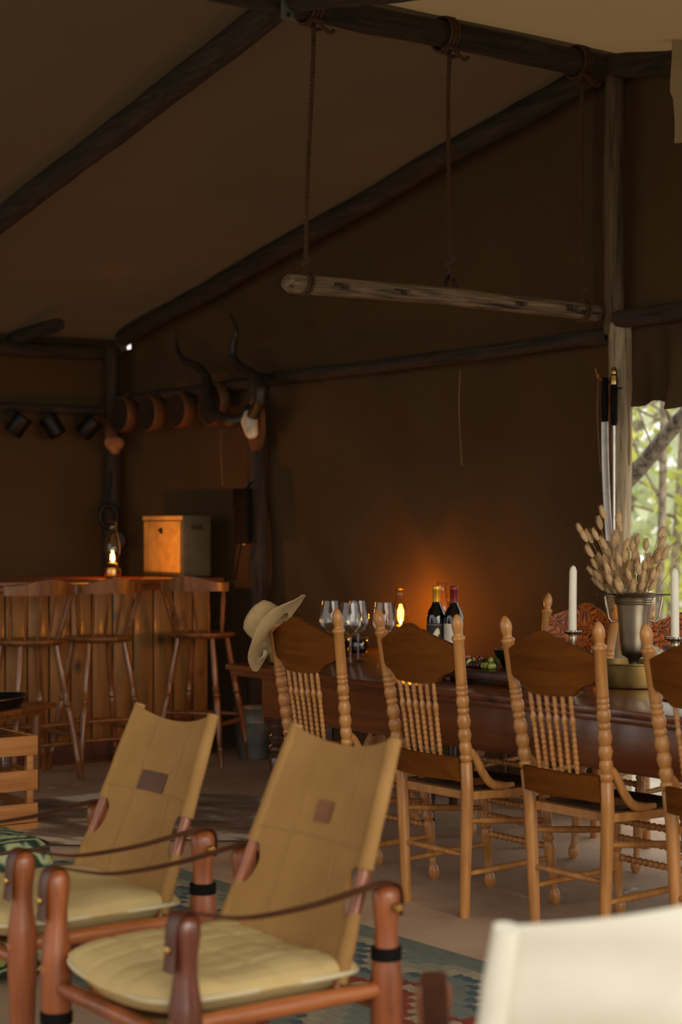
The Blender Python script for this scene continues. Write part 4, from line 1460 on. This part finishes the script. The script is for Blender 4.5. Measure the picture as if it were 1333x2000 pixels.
def candle(x, y, label, slabel, tilt):
    s = thing('candlestick', slabel, 'candlestick', (x, y, TZ), 0, 'silver candlesticks on the table')
    MB().lathe([(0.045, 0), (0.048, 0.006), (0.030, 0.016), (0.012, 0.035), (0.009, 0.08), (0.015, 0.095), (0.009, 0.11), (0.010, 0.17), (0.018, 0.190), (0.013, 0.200)], 22).build('stem', M_['steel'], s, 50)
    pn = MB().lathe([(0.013, 0.200), (0.030, 0.208), (0.033, 0.213), (0.031, 0.219), (0.020, 0.217), (0.016, 0.212)], 22).build('drip_pan', M_['steel'], s, 50)
    for k in range(14):
        a = 2 * PI * k / 14
        MB().lathe(ball(0.0042, 6), 8, Matrix.Translation((0.032 * math.cos(a), 0.032 * math.sin(a), 0.210))).build('bead', M_['steel'], pn)
    c = thing('candle', label, 'candle', (x, y, TZ + 0.2125), 0, 'white candles')
    MB().tube([(0, 0, 0), (tilt * 0.3, 0, 0.12), (tilt, 0, 0.222), (tilt, 0, 0.236), (tilt, 0, 0.242)], [0.0145, 0.0142, 0.0138, 0.009, 0.003], 16).build('wax', M_['wax'], c, 50)
    MB().tube([(tilt, 0, 0.240), (tilt, 0, 0.248), (tilt + 0.005, 0.004, 0.252)], 0.0014, 5).build('wick', M_['iron'], c)


candle(-4.765, 4.450, 'tall white candle left of the vase of dried grass', 'beaded silver candlestick under the left white candle', 0.003)
candle(-4.255, 4.450, 'tall white candle at the right edge of the table', 'beaded silver candlestick under the right white candle', -0.002)

bp = thing('brass_pan', 'wide round brass pan standing under the metal vase', 'pan', (-4.745, 4.742, TZ))
MB().lathe([(0.140, 0), (0.147, 0.004), (0.150, 0.02), (0.152, 0.085), (0.157, 0.088), (0.157, 0.093), (0.149, 0.092), (0.146, 0.02), (0.13, 0.008), (0.001, 0.007)], 44).build('pan_body', M_['brass_dull'], bp, 40)
for s in (-1, 1):
    MB().tube(bez([(s * 0.150 * 0.58 - 0.02, s * 0.150 * 0.81, 0.070), (s * 0.185 * 0.58 - 0.01, s * 0.185 * 0.81, 0.066), (s * 0.185 * 0.58 + 0.02, s * 0.185 * 0.81, 0.066), (s * 0.150 * 0.58 + 0.03, s * 0.150 * 0.80, 0.070)], 12), 0.006, 8).build('handle', M_['iron'], bp, 60)

VX, VY, VZ = -4.745, 4.742, TZ + 0.008
va = thing('metal_vase', 'tall tarnished silver vase with two angular handles', 'vase', (VX, VY, VZ), math.atan2(0.8134, 0.5817))
MB().lathe([(0.052, 0), (0.054, 0.004), (0.040, 0.014), (0.022, 0.05), (0.018, 0.075), (0.022, 0.095), (0.043, 0.108), (0.050, 0.125), (0.054, 0.16), (0.060, 0.24), (0.068, 0.298)], 32).build('body', M_['steel'], va, 50)
MB().lathe([(0.068, 0.298), (0.072, 0.300), (0.069, 0.306), (0.073, 0.309), (0.070, 0.315), (0.075, 0.318), (0.072, 0.324), (0.079, 0.336), (0.081, 0.340), (0.077, 0.341), (0.065, 0.30), (0.05, 0.16), (0.001, 0.12)], 32).build('rim', M_['steel'], va, 50)
for s in (-1, 1):
    MB().tube([(s * 0.075, 0, 0.328), (s * 0.100, 0, 0.332), (s * 0.108, 0, 0.328), (s * 0.094, 0, 0.245), (s * 0.082, 0, 0.232), (s * 0.060, 0, 0.238)], 0.0045, 8).build('handle', M_['steel'], va, 60)
    MB().box(s * 0.108 - 0.03, s * 0.108 + 0.03, -0.012, 0.012, 0.332, 0.337, 0.002).build('thumb_plate', M_['iron'], va)

HEADS = [(-0.115, 1.397), (-0.115, 1.357), (-0.063, 1.37), (-0.048, 1.349), (-0.186, 1.338), (-0.182, 1.311), (-0.159, 1.307), (-0.142, 1.317), (-0.154, 1.253), (-0.102, 1.282), (-0.069, 1.286), (-0.056, 1.301), (-0.083, 1.253), (-0.038, 1.278), (-0.01, 1.274), (0.019, 1.297), (0.044, 1.278), (0.096, 1.328), (0.096, 1.282), (0.177, 1.272), (0.081, 1.244), (0.1, 1.244), (0.071, 1.211), (0.083, 1.186), (-0.136, 1.207), (-0.111, 1.221), (-0.138, 1.18), (-0.115, 1.157), (0.061, 1.157), (-0.111, 1.128), (-0.044, 1.234), (-0.019, 1.24), (0.004, 1.244), (0.023, 1.224), (-0.063, 1.221), (-0.083, 1.205), (-0.038, 1.198), (-0.015, 1.205), (0.01, 1.19), (0.035, 1.198), (0.052, 1.209), (-0.092, 1.171), (-0.067, 1.176), (-0.048, 1.159), (-0.023, 1.167), (0.0, 1.151), (0.027, 1.163), (0.046, 1.182), (-0.077, 1.14), (-0.054, 1.128), (-0.031, 1.136), (0.013, 1.128), (0.038, 1.132), (0.065, 1.128)]
rnd = random.Random(11)
HEADS += [(rnd.uniform(-0.115, 0.075), rnd.uniform(1.115, 1.235)) for _ in range(30)]
cr_, cd_ = V(0.5817, 0.8134, 0), V(-0.8134, 0.5817, 0)
hp = [(0.0035, 0.0), (0.0075, 0.006), (0.0095, 0.016), (0.0098, 0.024), (0.0080, 0.034), (0.0048, 0.042), (0.0012, 0.047)]
head_mesh = None
BG = 'dried bunny-tail grasses in the metal vase'
for i, (a, z) in enumerate(HEADS):
    dep = rnd.uniform(-0.06, 0.06) * (1.3 if z < 1.25 else 1.0)
    hd = V(VX, VY, 0) + cr_ * a + cd_ * dep + V(0, 0, z - 0.022)
    root = V(VX, VY, VZ + 0.25) + cr_ * (a * 0.18) + cd_ * (dep * 0.25)
    d = (hd - root)
    lab = 'fluffy tan bunny-tail grass head on a thin stem in the metal vase'
    if i == 0:
        lab = 'tallest bunny-tail grass standing up at the top of the bouquet'
    elif i == 19:
        lab = 'lone bunny-tail grass leaning out to the right of the bouquet'
    t = thing('bunny_tail_stem', lab, 'dried grass', root, 0, BG)
    MB().tube(bez([(0, 0, 0), tuple(d * 0.5 + V(0, 0, 0.01)), tuple(d)], 6), 0.0012, 5).build('stem', M_['straw_stem'], t)
    if head_mesh is None:
        mbh = MB()
        n = 10
        for r_, z_ in hp:
            pass
        mbh.lathe(hp, 10)
        # bristles
        for k in range(150):
            q = rnd.random()
            aa = rnd.uniform(0, 2 * PI)
            zz = 0.004 + 0.040 * q
            rr = piece(zz, [(z_, r_) for r_, z_ in hp])
            p = V(rr * math.cos(aa) * 0.9, rr * math.sin(aa) * 0.9, zz)
            e = p + V(math.cos(aa) * 0.0055, math.sin(aa) * 0.0055, 0.009)
            w = V(-math.sin(aa), math.cos(aa), 0) * 0.0007
            mbh.add([p - w, p + w, e], [[0, 1, 2]])
        ho = mbh.build('seed_head', M_['bunny'], t, 80)
        head_mesh = ho.data
    else:
        ho = bpy.data.objects.new('seed_head', head_mesh)
        COL.objects.link(ho)
        ho.parent = t
    ho.location = d - d.normalized() * 0.004
    lean = d.normalized() + V(rnd.uniform(-.25, .25), rnd.uniform(-.25, .25), 0)
    ho.rotation_euler = V(0, 0, 1).rotation_difference(lean.normalized()).to_euler()
    k_ = rnd.uniform(1.0, 1.3)
    ho.scale = (k_, k_, k_)

# ------------------------------------------------------------------ ox yoke on ropes
yk = thing('ox_yoke', 'weathered grey wooden ox yoke hanging level under the ridge', 'yoke', (RX, 0, 0))
n = 60
pts, rr = [], []
for i in range(n + 1):
    t = i / n
    yv = lerp(3.925, 5.665, t)
    pts.append((0.006 * noise.noise(Vector((yv * 2, 0, 0))), yv, 2.318 + 0.010 * noise.noise(Vector((yv * 1.5, 5, 0))) + 0.012 * math.sin(PI * t)))
    e = min(1, min(t, 1 - t) * 28 + 0.55)
    rr.append(0.041 * e * (1 + 0.06 * noise.noise(Vector((yv * 6, 1, 1)))) * lerp(1.0, 0.92, t))
beam = MB().tube(pts, rr, 16, up=(1, 0, 0)).build('beam', M_['yoke'], yk, 60)
for yv in (4.183, 4.491, 5.157, 5.463):
    cut = MB().box(-0.022, 0.08, yv - 0.040, yv + 0.040, 2.312, 2.336).build('cutter', M_['yoke'])
    cut.location = (RX, 0, 0)
    bpy.context.view_layer.update()
    md = beam.modifiers.new('slot', 'BOOLEAN')
    md.operation = 'DIFFERENCE'
    md.object = cut
    md.solver = 'EXACT'
    dg = bpy.context.evaluated_depsgraph_get()
    nm = bpy.data.meshes.new_from_object(beam.evaluated_get(dg))
    beam.modifiers.clear()
    beam.data = nm
    bpy.data.objects.remove(cut, do_unlink=True)
for yv in (4.78,):
    sh = [(0.02 * math.cos(a), yv + 0.026 * math.cos(a + PI), 2.362 + 0.055 * math.sin(a)) for a in [PI * k / 12 for k in range(13)]]
    MB().tube([(0.0, yv - 0.026, 2.34)] + sh + [(0.0, yv + 0.026, 2.34)] if False else [(0.0, yv - 0.028, 2.335), (0.0, yv - 0.028, 2.375), (0.0, yv - 0.016, 2.405), (0.0, yv, 2.412), (0.0, yv + 0.016, 2.405), (0.0, yv + 0.028, 2.375), (0.0, yv + 0.028, 2.335)], 0.007, 8).build('shackle', M_['iron'], yk, 60)


def twisted(mb, pts, r=0.0058, off=0.0050, pitch=0.036):
    P = bez(pts, 160)
    L = 0
    prev = P[0]
    for ph in (0, PI):
        q, L, prev = [], 0, P[0]
        for p in P:
            L += (p - prev).length
            prev = p
            a = L / pitch * 2 * PI + ph
            q.append(p + V(math.cos(a), math.sin(a), 0) * off)
        mb.tube(q, r, 6)


for (yt, yb_, zb, lb) in ((4.048, 4.028, 2.358, 'brown rope holding up the near left end of the yoke'),
                          (4.752, 4.780, 2.425, 'brown rope holding up the middle of the yoke by an iron shackle'),
                          (5.525, 5.555, 2.355, 'brown rope holding up the far right end of the yoke')):
    t = thing('hanging_rope', lb, 'rope', (RX, 0, 0), 0, 'ropes that carry the yoke')
    mb = MB()
    twisted(mb, [(0.03, yt, RZ - 0.14), (0.02, yt, RZ - 0.35), (0.004, lerp(yt, yb_, 0.6), lerp(RZ - 0.35, zb, 0.5)), (0, yb_, zb)])
    mb.build('cord', M_['rope'], t, 60)
    mb = MB()
    # turns round the ridge log, and the knot below it
    for k in range(3):
        dy = (k - 1) * 0.018
        mb.tube([(0.072 * math.cos(a), yt + dy, RZ - 0.055 + 0.072 * math.sin(a)) for a in [2 * PI * i / 20 for i in range(21)]], 0.008, 6, cap=False)
    mb.tube(bez([(0.045, yt - 0.03, RZ - 0.115), (0.06, yt + 0.02, RZ - 0.13), (0.03, yt + 0.03, RZ - 0.15), (0.03, yt - 0.02, RZ - 0.145), (0.06, yt - 0.02, RZ - 0.125), (0.05, yt + 0.06, RZ - 0.16), (0.055, yt + 0.085, RZ - 0.150)], 30), 0.0085, 6)
    mb.build('top_knot', M_['rope'], t, 60)
    mb = MB()
    mb.tube(bez([(0.012, yb_ - 0.012, zb + 0.01), (0.0, yb_ + 0.016, zb + 0.025), (-0.01, yb_ - 0.010, zb + 0.045), (0.012, yb_ + 0.010, zb + 0.06), (0.0, yb_ - 0.008, zb + 0.085)], 30), 0.0095, 6)
    if 'middle' not in lb:
        for dy in (-0.009, 0.009):
            mb.tube([(0.044 * math.cos(a), yb_ + dy + 0.01 * math.sin(a), 2.320 + 0.044 * math.sin(a)) for a in [2 * PI * i / 20 for i in range(21)]], 0.0075, 6, cap=False)
    else:
        mb.tube([(0.013 * math.cos(a), yb_, 2.418 + 0.013 * math.sin(a)) for a in [2 * PI * i / 16 for i in range(17)]], 0.0075, 6, cap=False)
    mb.build('lower_knot', M_['rope'], t, 60)

# ------------------------------------------------------------------ blades on the door post
for (x, z1, L, w, lb, nm) in ((-5.815, 2.02, 0.74, 0.021, 'broad steel sabre hanging by its dark grip on the door post', 0), (-5.757, 1.99, 0.70, 0.006, 'slim steel blade with a brass tip hanging on the door post', 1)):
    t = thing('sword', lb, 'sword', (x, 5.63, 0), 0, 'swords on the door post')
    if nm == 0:
        MB().tube([(0, 0, z1), (0, 0, z1 - 0.10), (0, 0, z1 - 0.20)], [0.013, 0.017, 0.014], 10).build('grip', M_['leather_black'], t)
        MB().tube(bez([(0, 0, z1 - 0.02), (-0.03, -0.01, z1), (-0.045, -0.01, z1 + 0.02), (-0.055, -0.01, z1 + 0.045)], 10), 0.005, 6).build('brass_hook', M_['brass'], t)
        MB().sheet(lambda u, v: (w * (u - 0.5) * 2 + 0.030 * v * v, 0.002 * math.sin(PI * u), lerp(z1 - 0.20, z1 - L, v)), 4, 24, 0.003).build('blade', M_['blade'], t, 60)
    else:
        MB().lathe([(0.012, z1 - 0.19), (0.016, z1 - 0.17), (0.016, z1 - 0.02), (0.012, z1), (0.016, z1 + 0.02), (0.010, z1 + 0.06)], 10).build('grip', M_['leather_black'], t)
        MB().lathe([(0.017, z1 - 0.005), (0.018, z1 + 0.02), (0.012, z1 + 0.04), (0.016, z1 + 0.055), (0.006, z1 + 0.075)], 12).build('pommel', M_['brass'], t)
        MB().tube([(0, 0, z1 - 0.19), (0, 0, z1 - L)], [0.006, 0.005], 8).build('blade', M_['blade'], t, 60)
        MB().lathe([(0.004, z1 - L - 0.05), (0.008, z1 - L - 0.03), (0.007, z1 - L)], 10).build('brass_tip', M_['brass'], t)
    MB().tube([(0.0, 0.0, z1 - 0.02), (0.0, 0.05, z1 - 0.02)], 0.004, 6).build('hanger', M_['iron'], t)

# ------------------------------------------------------------------ things on the bar-side walls
for k, (x, z, r, lb) in enumerate(((-10.36, 2.095, 0.118, 'leftmost'), (-10.00, 2.085, 0.118, 'second from left'), (-9.62, 2.085, 0.115, 'third from left'), (-9.22, 2.10, 0.135, 'rightmost, partly behind the long horns'))):
    t = thing('round_plaque', 'round wooden wall plaque above the bar, ' + lb, 'plaque', (x, 5.64, z), 0, 'round plaques on the wall pole')
    MR = Matrix.Rotation(PI / 2, 4, 'X')
    MB().lathe([(r * 0.97, -0.035), (r, -0.030), (r, 0.030), (r * 0.98, 0.035), (r * 0.94, 0.036)], 36, MR).build('rim', M_['plaque'], t, 40)
    MB().lathe([(r * 0.94, 0.0362), (r * 0.93, 0.033), (0.001, 0.032)], 36, MR).build('face', M_['horn'], t, 40)
    MB().tube([(0, 0.0, r * 0.9), (0.0, 0.03, r + 0.02)], 0.003, 6).build('hanger', M_['cord'], t)

sk = thing('horned_skull', 'bleached antelope skull with long dark spiral horns on the wall post', 'skull mount', (0, 0, 0))
H1 = [ (-8.725, 5.560, 1.980), (-8.810, 5.500, 1.970), (-8.999, 5.500, 2.028), (-9.134, 5.550, 2.149), (-9.241, 5.600, 2.257), (-9.356, 5.600, 2.338), (-9.504, 5.600, 2.384), (-9.599, 5.600, 2.469), (-9.624, 5.600, 2.599) ]
H2 = [ (-8.659, 5.560, 1.994), (-8.490, 5.500, 2.062), (-8.484, 5.500, 2.150), (-8.606, 5.540, 2.219), (-8.833, 5.600, 2.286), (-8.935, 5.600, 2.352), (-8.930, 5.600, 2.452), (-8.901, 5.600, 2.517), (-8.970, 5.600, 2.624) ]
for H in (H1, H2):
    P = bez(H, 70)
    R = lerps([0.034, 0.036, 0.033, 0.031, 0.028, 0.024, 0.019, 0.013, 0.004], 70)
    R = [r * (1 + 0.07 * math.sin(i * 0.9)) for i, r in enumerate(R)]
    MB().tube(P, R, 10).build('horn', M_['horn'], sk, 60)
S = [ (-8.755, 5.600, 2.013), (-8.676, 5.550, 1.956), (-8.608, 5.520, 1.892), (-8.597, 5.520, 1.859) ]
MB().tube(bez([S[0], S[1], S[2], S[3]], 14), lerps([0.045, 0.056, 0.048, 0.042, 0.036, 0.022], 14), 14, sx=1.0, sy=0.8).build('skull', M_['bone'], sk, 60)
MB().tube([Vector(S[0]) + V(-0.03, 0, 0.02), Vector(S[0]) + V(0.05, 0, 0.0)], 0.04, 10).build('crown', M_['horn'], sk, 60)
c = Vector(S[0])
MB().prism([(0.10 * math.cos(a) * 0.8, 0.16 * math.sin(a)) for a in [2 * PI * i / 24 for i in range(24)]], 0, 0.03, Matrix.Translation((c.x, 5.66, c.z - 0.06)) @ Matrix.Rotation(PI / 2, 4, 'X')).build('backing_board', M_['plaque'], sk, 40)

an = thing('antelope_head', 'small horned antelope head mount with pale tufted muzzle in the bar corner', 'trophy', (0, 0, 0))
A = [ (-10.729, 5.700, 2.150), (-10.598, 5.650, 2.038), (-10.433, 5.600, 1.909), (-10.340, 5.600, 1.837), (-10.855, 5.700, 2.270), (-10.692, 5.700, 2.260) ]
MB().tube(bez([tuple(Vector(A[0]) + V(0.0, 0.04, 0.03)), A[0], A[1], A[2]], 16), lerps([0.035, 0.045, 0.042, 0.050], 16), 12).build('head', M_['fur'], an, 60)
mb = MB()
for dx, dz, r in ((0.0, 0.0, 0.052), (-0.022, 0.012, 0.042), (0.030, 0.006, 0.042), (0.010, -0.030, 0.040)):
    mb.lathe(ball(r, 12), 14, Matrix.Translation(Vector(A[2]) + cr_ * dx + V(0, 0, dz - 0.01 - r)))
mb.build('muzzle', M_['fur_pale'], an, 60)
for s, tip in ((-1, A[4]), (1, A[5])):
    b = Vector(A[0]) + cr_ * (s * 0.02)
    MB().tube(bez([b, b.lerp(Vector(tip), 0.5) + V(0, -0.02, 0), tip], 10), lerps([0.011, 0.009, 0.003], 10), 8).build('horn', M_['horn'], an, 60)
    e = b + cr_ * (s * 0.035)
    MB().tube([e, e + cr_ * (s * 0.035) + V(0, 0, 0.02), e + cr_ * (s * 0.06) + V(0, 0, 0.03)], [0.008, 0.016, 0.003], 8, sy=0.4).build('ear', M_['fur'], an, 60)

for k, (y, lb) in enumerate(((4.965, 'left'), (5.215, 'middle'), (5.475, 'right'))):
    t = thing('metal_mug', 'dark metal mug hanging from the wall rail behind the bar, ' + {'left': 'leftmost of three', 'middle': 'middle of three', 'right': 'nearest the corner post'}[lb], 'mug', (XL + 0.20, y, 2.01), 0, 'mugs hanging behind the bar')
    MR = Matrix.Rotation(math.atan2(0.8134, 0.5817), 4, 'Z') @ Matrix.Rotation((0.62, -0.55, 0.75)[k], 4, 'Y')
    MB().lathe([(0.055, -0.068), (0.060, -0.062), (0.060, 0.062), (0.064, 0.066), (0.062, 0.069), (0.056, 0.062), (0.056, -0.05), (0.001, -0.055)], 26, MR).build('cup', M_['iron'], t, 40)
    MB().tube(bez([(-0.058, 0, 0.04), (-0.092, 0, 0.045), (-0.098, 0, 0.0), (-0.088, 0, -0.04), (-0.058, 0, -0.04)], 16), 0.006, 8, M=MR).build('handle', M_['iron'], t, 60)
    MB().tube([(-0.04, 0.0, 0.055), (-0.05, 0, 0.12)], 0.003, 6).build('hook', M_['iron'], t)

t = thing('iron_ring', 'black iron ring hanging on the corner post behind the bar lamp', 'ring', (-10.50, 5.60, 1.42))
MB().tube([(0.058 * math.cos(a) * 0.58, 0.058 * math.cos(a) * 0.81, 0.075 * math.sin(a)) for a in [2 * PI * i / 28 for i in range(29)]], 0.014, 8, cap=False).build('hoop', M_['iron'], t, 60)
MB().tube([(0, 0, 0.075), (-0.01, 0.02, 0.24), (-0.03, 0.03, 0.30)], 0.005, 6).build('hanger', M_['iron'], t)
t = thing('hanging_pan', 'small round dark pan hanging on the corner post left of the cabinet', 'pan', (-10.46, 5.64, 1.26))
MR = Matrix.Rotation(math.atan2(0.5817, -0.8134) + PI, 4, 'Z') @ Matrix.Rotation(PI / 2, 4, 'Y')
MB().lathe([(0.050, -0.012), (0.058, 0.0), (0.060, 0.016), (0.056, 0.016), (0.050, -0.004), (0.001, -0.006)], 24, MR).build('bowl', M_['iron'], t, 40)
MB().tube([(0, 0, 0.055), (-0.03, 0.01, 0.19)], 0.006, 8).build('handle', M_['iron'], t)

t = thing('holster', 'black leather case with long straps hanging beside the wall post', 'leather case', (-8.83, 5.60, 0))
MB().box(-0.075, 0.075, -0.018, 0.018, 1.25, 1.56, 0.012).build('case', M_['leather_black'], t)
MB().box(-0.078, 0.078, -0.024, 0.022, 1.45, 1.575, 0.012).build('flap', M_['leather_black'], t)
for s in (-0.065, -0.005):
    MB().tube(bez([(s, 0, 1.27), (s - 0.05, 0, 1.13), (s - 0.08, 0, 1.03)], 10), 0.010, 6, sy=0.3, up=(1, 0, 0)).build('strap', M_['leather_black'], t)
MB().tube([(-0.15, -0.005, 1.03), (-0.08, -0.005, 1.025)], 0.003, 6).build('buckle', M_['brass_dull'], t)
MB().lathe(ball(0.010, 8), 10, Matrix.Translation((0.062, -0.03, 1.235))).build('brass_stud', M_['brass'], t)
MB().tube([(0.03, 0.0, 1.57), (0.06, 0.04, 1.62)], 0.004, 6).build('hanger', M_['leather_black'], t)

# ------------------------------------------------------------------ crate, tray table, pouf, folding stool
cr = thing('wooden_crate', 'slatted orange pine crate holding glass tumblers on the left', 'crate', (0, 0, 0))
CX0, CX1, CY0, CY1 = -7.62, -7.15, 2.78, 3.46
for (z0, z1) in ((0.335, 0.420), (0.180, 0.268), (0.038, 0.122), (0.0, 0.034)):
    for x in (CX1 - 0.014, CX0):
        MB().box(x, x + 0.014, CY0, CY1, z0, z1, 0.002).build('slat', M_['crate'], cr)
    for y in (CY1 - 0.014, CY0):
        MB().box(CX0 + 0.0145, CX1 - 0.0145, y, y + 0.014, z0, z1, 0.002).build('slat', M_['crate'], cr)
for x in (CX0 + 0.0145, CX1 - 0.0445):
    for y in (CY0 + 0.0145, CY1 - 0.0445):
        MB().box(x, x + 0.03, y, y + 0.03, 0.0, 0.415, 0.002).build('corner_post', M_['crate'], cr)
for z in (0.028, 0.262):
    MB().box(CX0 + 0.05, CX1 - 0.05, CY0 + 0.05, CY1 - 0.05, z - 0.012, z, 0.001).build('shelf', M_['crate'], cr)
MB().box(CX0 + 0.016, CX1 - 0.016, CY0 + 0.016, CY1 - 0.016, 0.405, 0.417, 0.002).build('lid', M_['bar_base'], cr)
tm = None
for z, zl in ((0.0285, 'lower'), (0.2625, 'upper')):
    for i in range(4):
        for x in (CX1 - 0.10, CX1 - 0.20):
            if tm is None:
                tm = MB().lathe([(0.032, 0), (0.034, 0.003), (0.038, 0.095), (0.036, 0.095), (0.031, 0.012), (0.001, 0.010)], 18).build('tumbler', M_['glass'])
                g = tm
            else:
                g = tm.copy()
                COL.objects.link(g)
            g.location = (x, CY1 - 0.115 - i * 0.085, z)
            tag(g, 'clear glass tumbler on the %s shelf of the pine crate' % zl, 'tumbler', 'tumblers on the %s shelf of the crate' % zl)

tt = thing('side_table', 'small low wooden side table carrying the tray of lemons', 'table', (-8.17, 4.05, 0), math.atan2(-0.83, 0.55))
# local x runs from the visible right corner along the front edge
MB().box(-0.01, 0.86, -0.52, 0.0, 0.425, 0.450, 0.005).build('top', M_['stool'], tt)
MB().box(0.03, 0.82, -0.48, -0.04, 0.395, 0.425, 0.003).build('apron', M_['stool'], tt)
for x in (0.07, 0.78):
    for y in (-0.45, -0.07):
        MB().tube([(x, y, 0), (x, y, 0.2), (x, y, 0.40)], [0.014, 0.020, 0.022], 10).build('leg', M_['stool'], tt, 60)
RT = Matrix.Rotation(math.atan2(-0.83, 0.55), 4, 'Z')
tc = V(-8.17, 4.05, 0.451) + RT @ V(0.38, -0.22, 0)
o = thing('metal_tray', 'oval dark metal tray with raised rim on the side table', 'tray', tc, math.atan2(-0.83, 0.55))
SC = Matrix.Diagonal((1.55, 0.9, 1, 1))
MB().lathe([(0.185, 0), (0.195, 0.004), (0.215, 0.045), (0.222, 0.048), (0.220, 0.051), (0.210, 0.047), (0.190, 0.008), (0.001, 0.006)], 48, SC).build('dish', M_['iron'], o, 40)
MB().tube([(0.221 * math.cos(a) * 1.55, 0.221 * math.sin(a) * 0.9, 0.050) for a in [2 * PI * i / 60 for i in range(61)]], 0.003, 6, cap=False).build('rolled_rim', M_['steel'], o, 60)
lm = None
for i, (dx, dy) in enumerate(((0.03, -0.02), (0.105, 0.03), (0.04, 0.075), (0.12, -0.06))):
    lb = ['yellow lemon at the right of the metal tray', 'yellow lemon in the front of the metal tray', 'yellow lemon behind the others in the metal tray', 'yellow lemon at the left of the metal tray'][i]
    if lm is None:
        lm = MB().lathe([(0.003, -0.046), (0.007, -0.043), (0.012, -0.038), (0.026, -0.024), (0.0315, 0), (0.026, 0.024), (0.012, 0.038), (0.006, 0.044), (0.002, 0.046)], 16).build('lemon', M_['lemon'], None, 70)
        g = lm
    else:
        g = lm.copy()
        COL.objects.link(g)
    g.location = tc + RT @ V(dx, dy, 0.038)
    g.rotation_euler = (PI / 2, 0.2, rnd.uniform(0, 3))
    tag(g, lb, 'lemon', 'lemons in the tray')

pf = thing('pouf', 'square upholstered pouf in green leaf-print fabric', 'pouf', (-5.02, 2.13, 0))
mb = MB()


def pouf(u, v):
    a = 2 * PI * u
    q = 1 / (abs(math.cos(a)) ** 7 + abs(math.sin(a)) ** 7) ** (1 / 7)
    prof = [(0.235, 0.02), (0.258, 0.06), (0.262, 0.2), (0.258, 0.34), (0.248, 0.382), (0.22, 0.405), (0.14, 0.416), (0.001, 0.42)]
    t = v * (len(prof) - 1)
    i = min(int(t), len(prof) - 2)
    r = lerp(prof[i][0], prof[i + 1][0], t - i)
    z = lerp(prof[i][1], prof[i + 1][1], t - i)
    return (r * q * math.cos(a), r * q * math.sin(a), z)


mb.sheet(pouf, 64, 21).build('upholstery', M_['leafy'], pf, 60)
for x in (-0.19, 0.19):
    for y in (-0.19, 0.19):
        MB().lathe([(0.018, 0), (0.022, 0.03)], 12, Matrix.Translation((x, y, 0))).build('foot', M_['table_leg'], pf)
MB().tube([tuple(V(*pouf(i / 64, 4 / 7)) + V(0, 0, 0.004)) for i in range(65)], 0.006, 6, cap=False).build('piping', M_['leather'], pf, 60)

fs = thing('folding_stool', 'folding stool of crossed orange wood bars under the left end of the table', 'stool', (-6.50, 4.84, 0), 0.9)
for y in (-0.16, 0.16):
    for s in (-1, 1):
        MB().tube([(s * 0.20, y + s * 0.012, 0.0), (-s * 0.012, y + s * 0.012, 0.435)], 0.018, 8, sx=1.0, sy=0.6).build('bar', M_['crate'], fs, 60)
for s in (-1, 1):
    MB().tube([(s * 0.150, -0.16, 0.11), (s * 0.150, 0.16, 0.11)], 0.010, 8).build('rung', M_['crate'], fs, 60)
MB().tube([(0, -0.19, 0.415), (0, 0.19, 0.415)], 0.008, 8).build('pivot', M_['iron'], fs, 60)
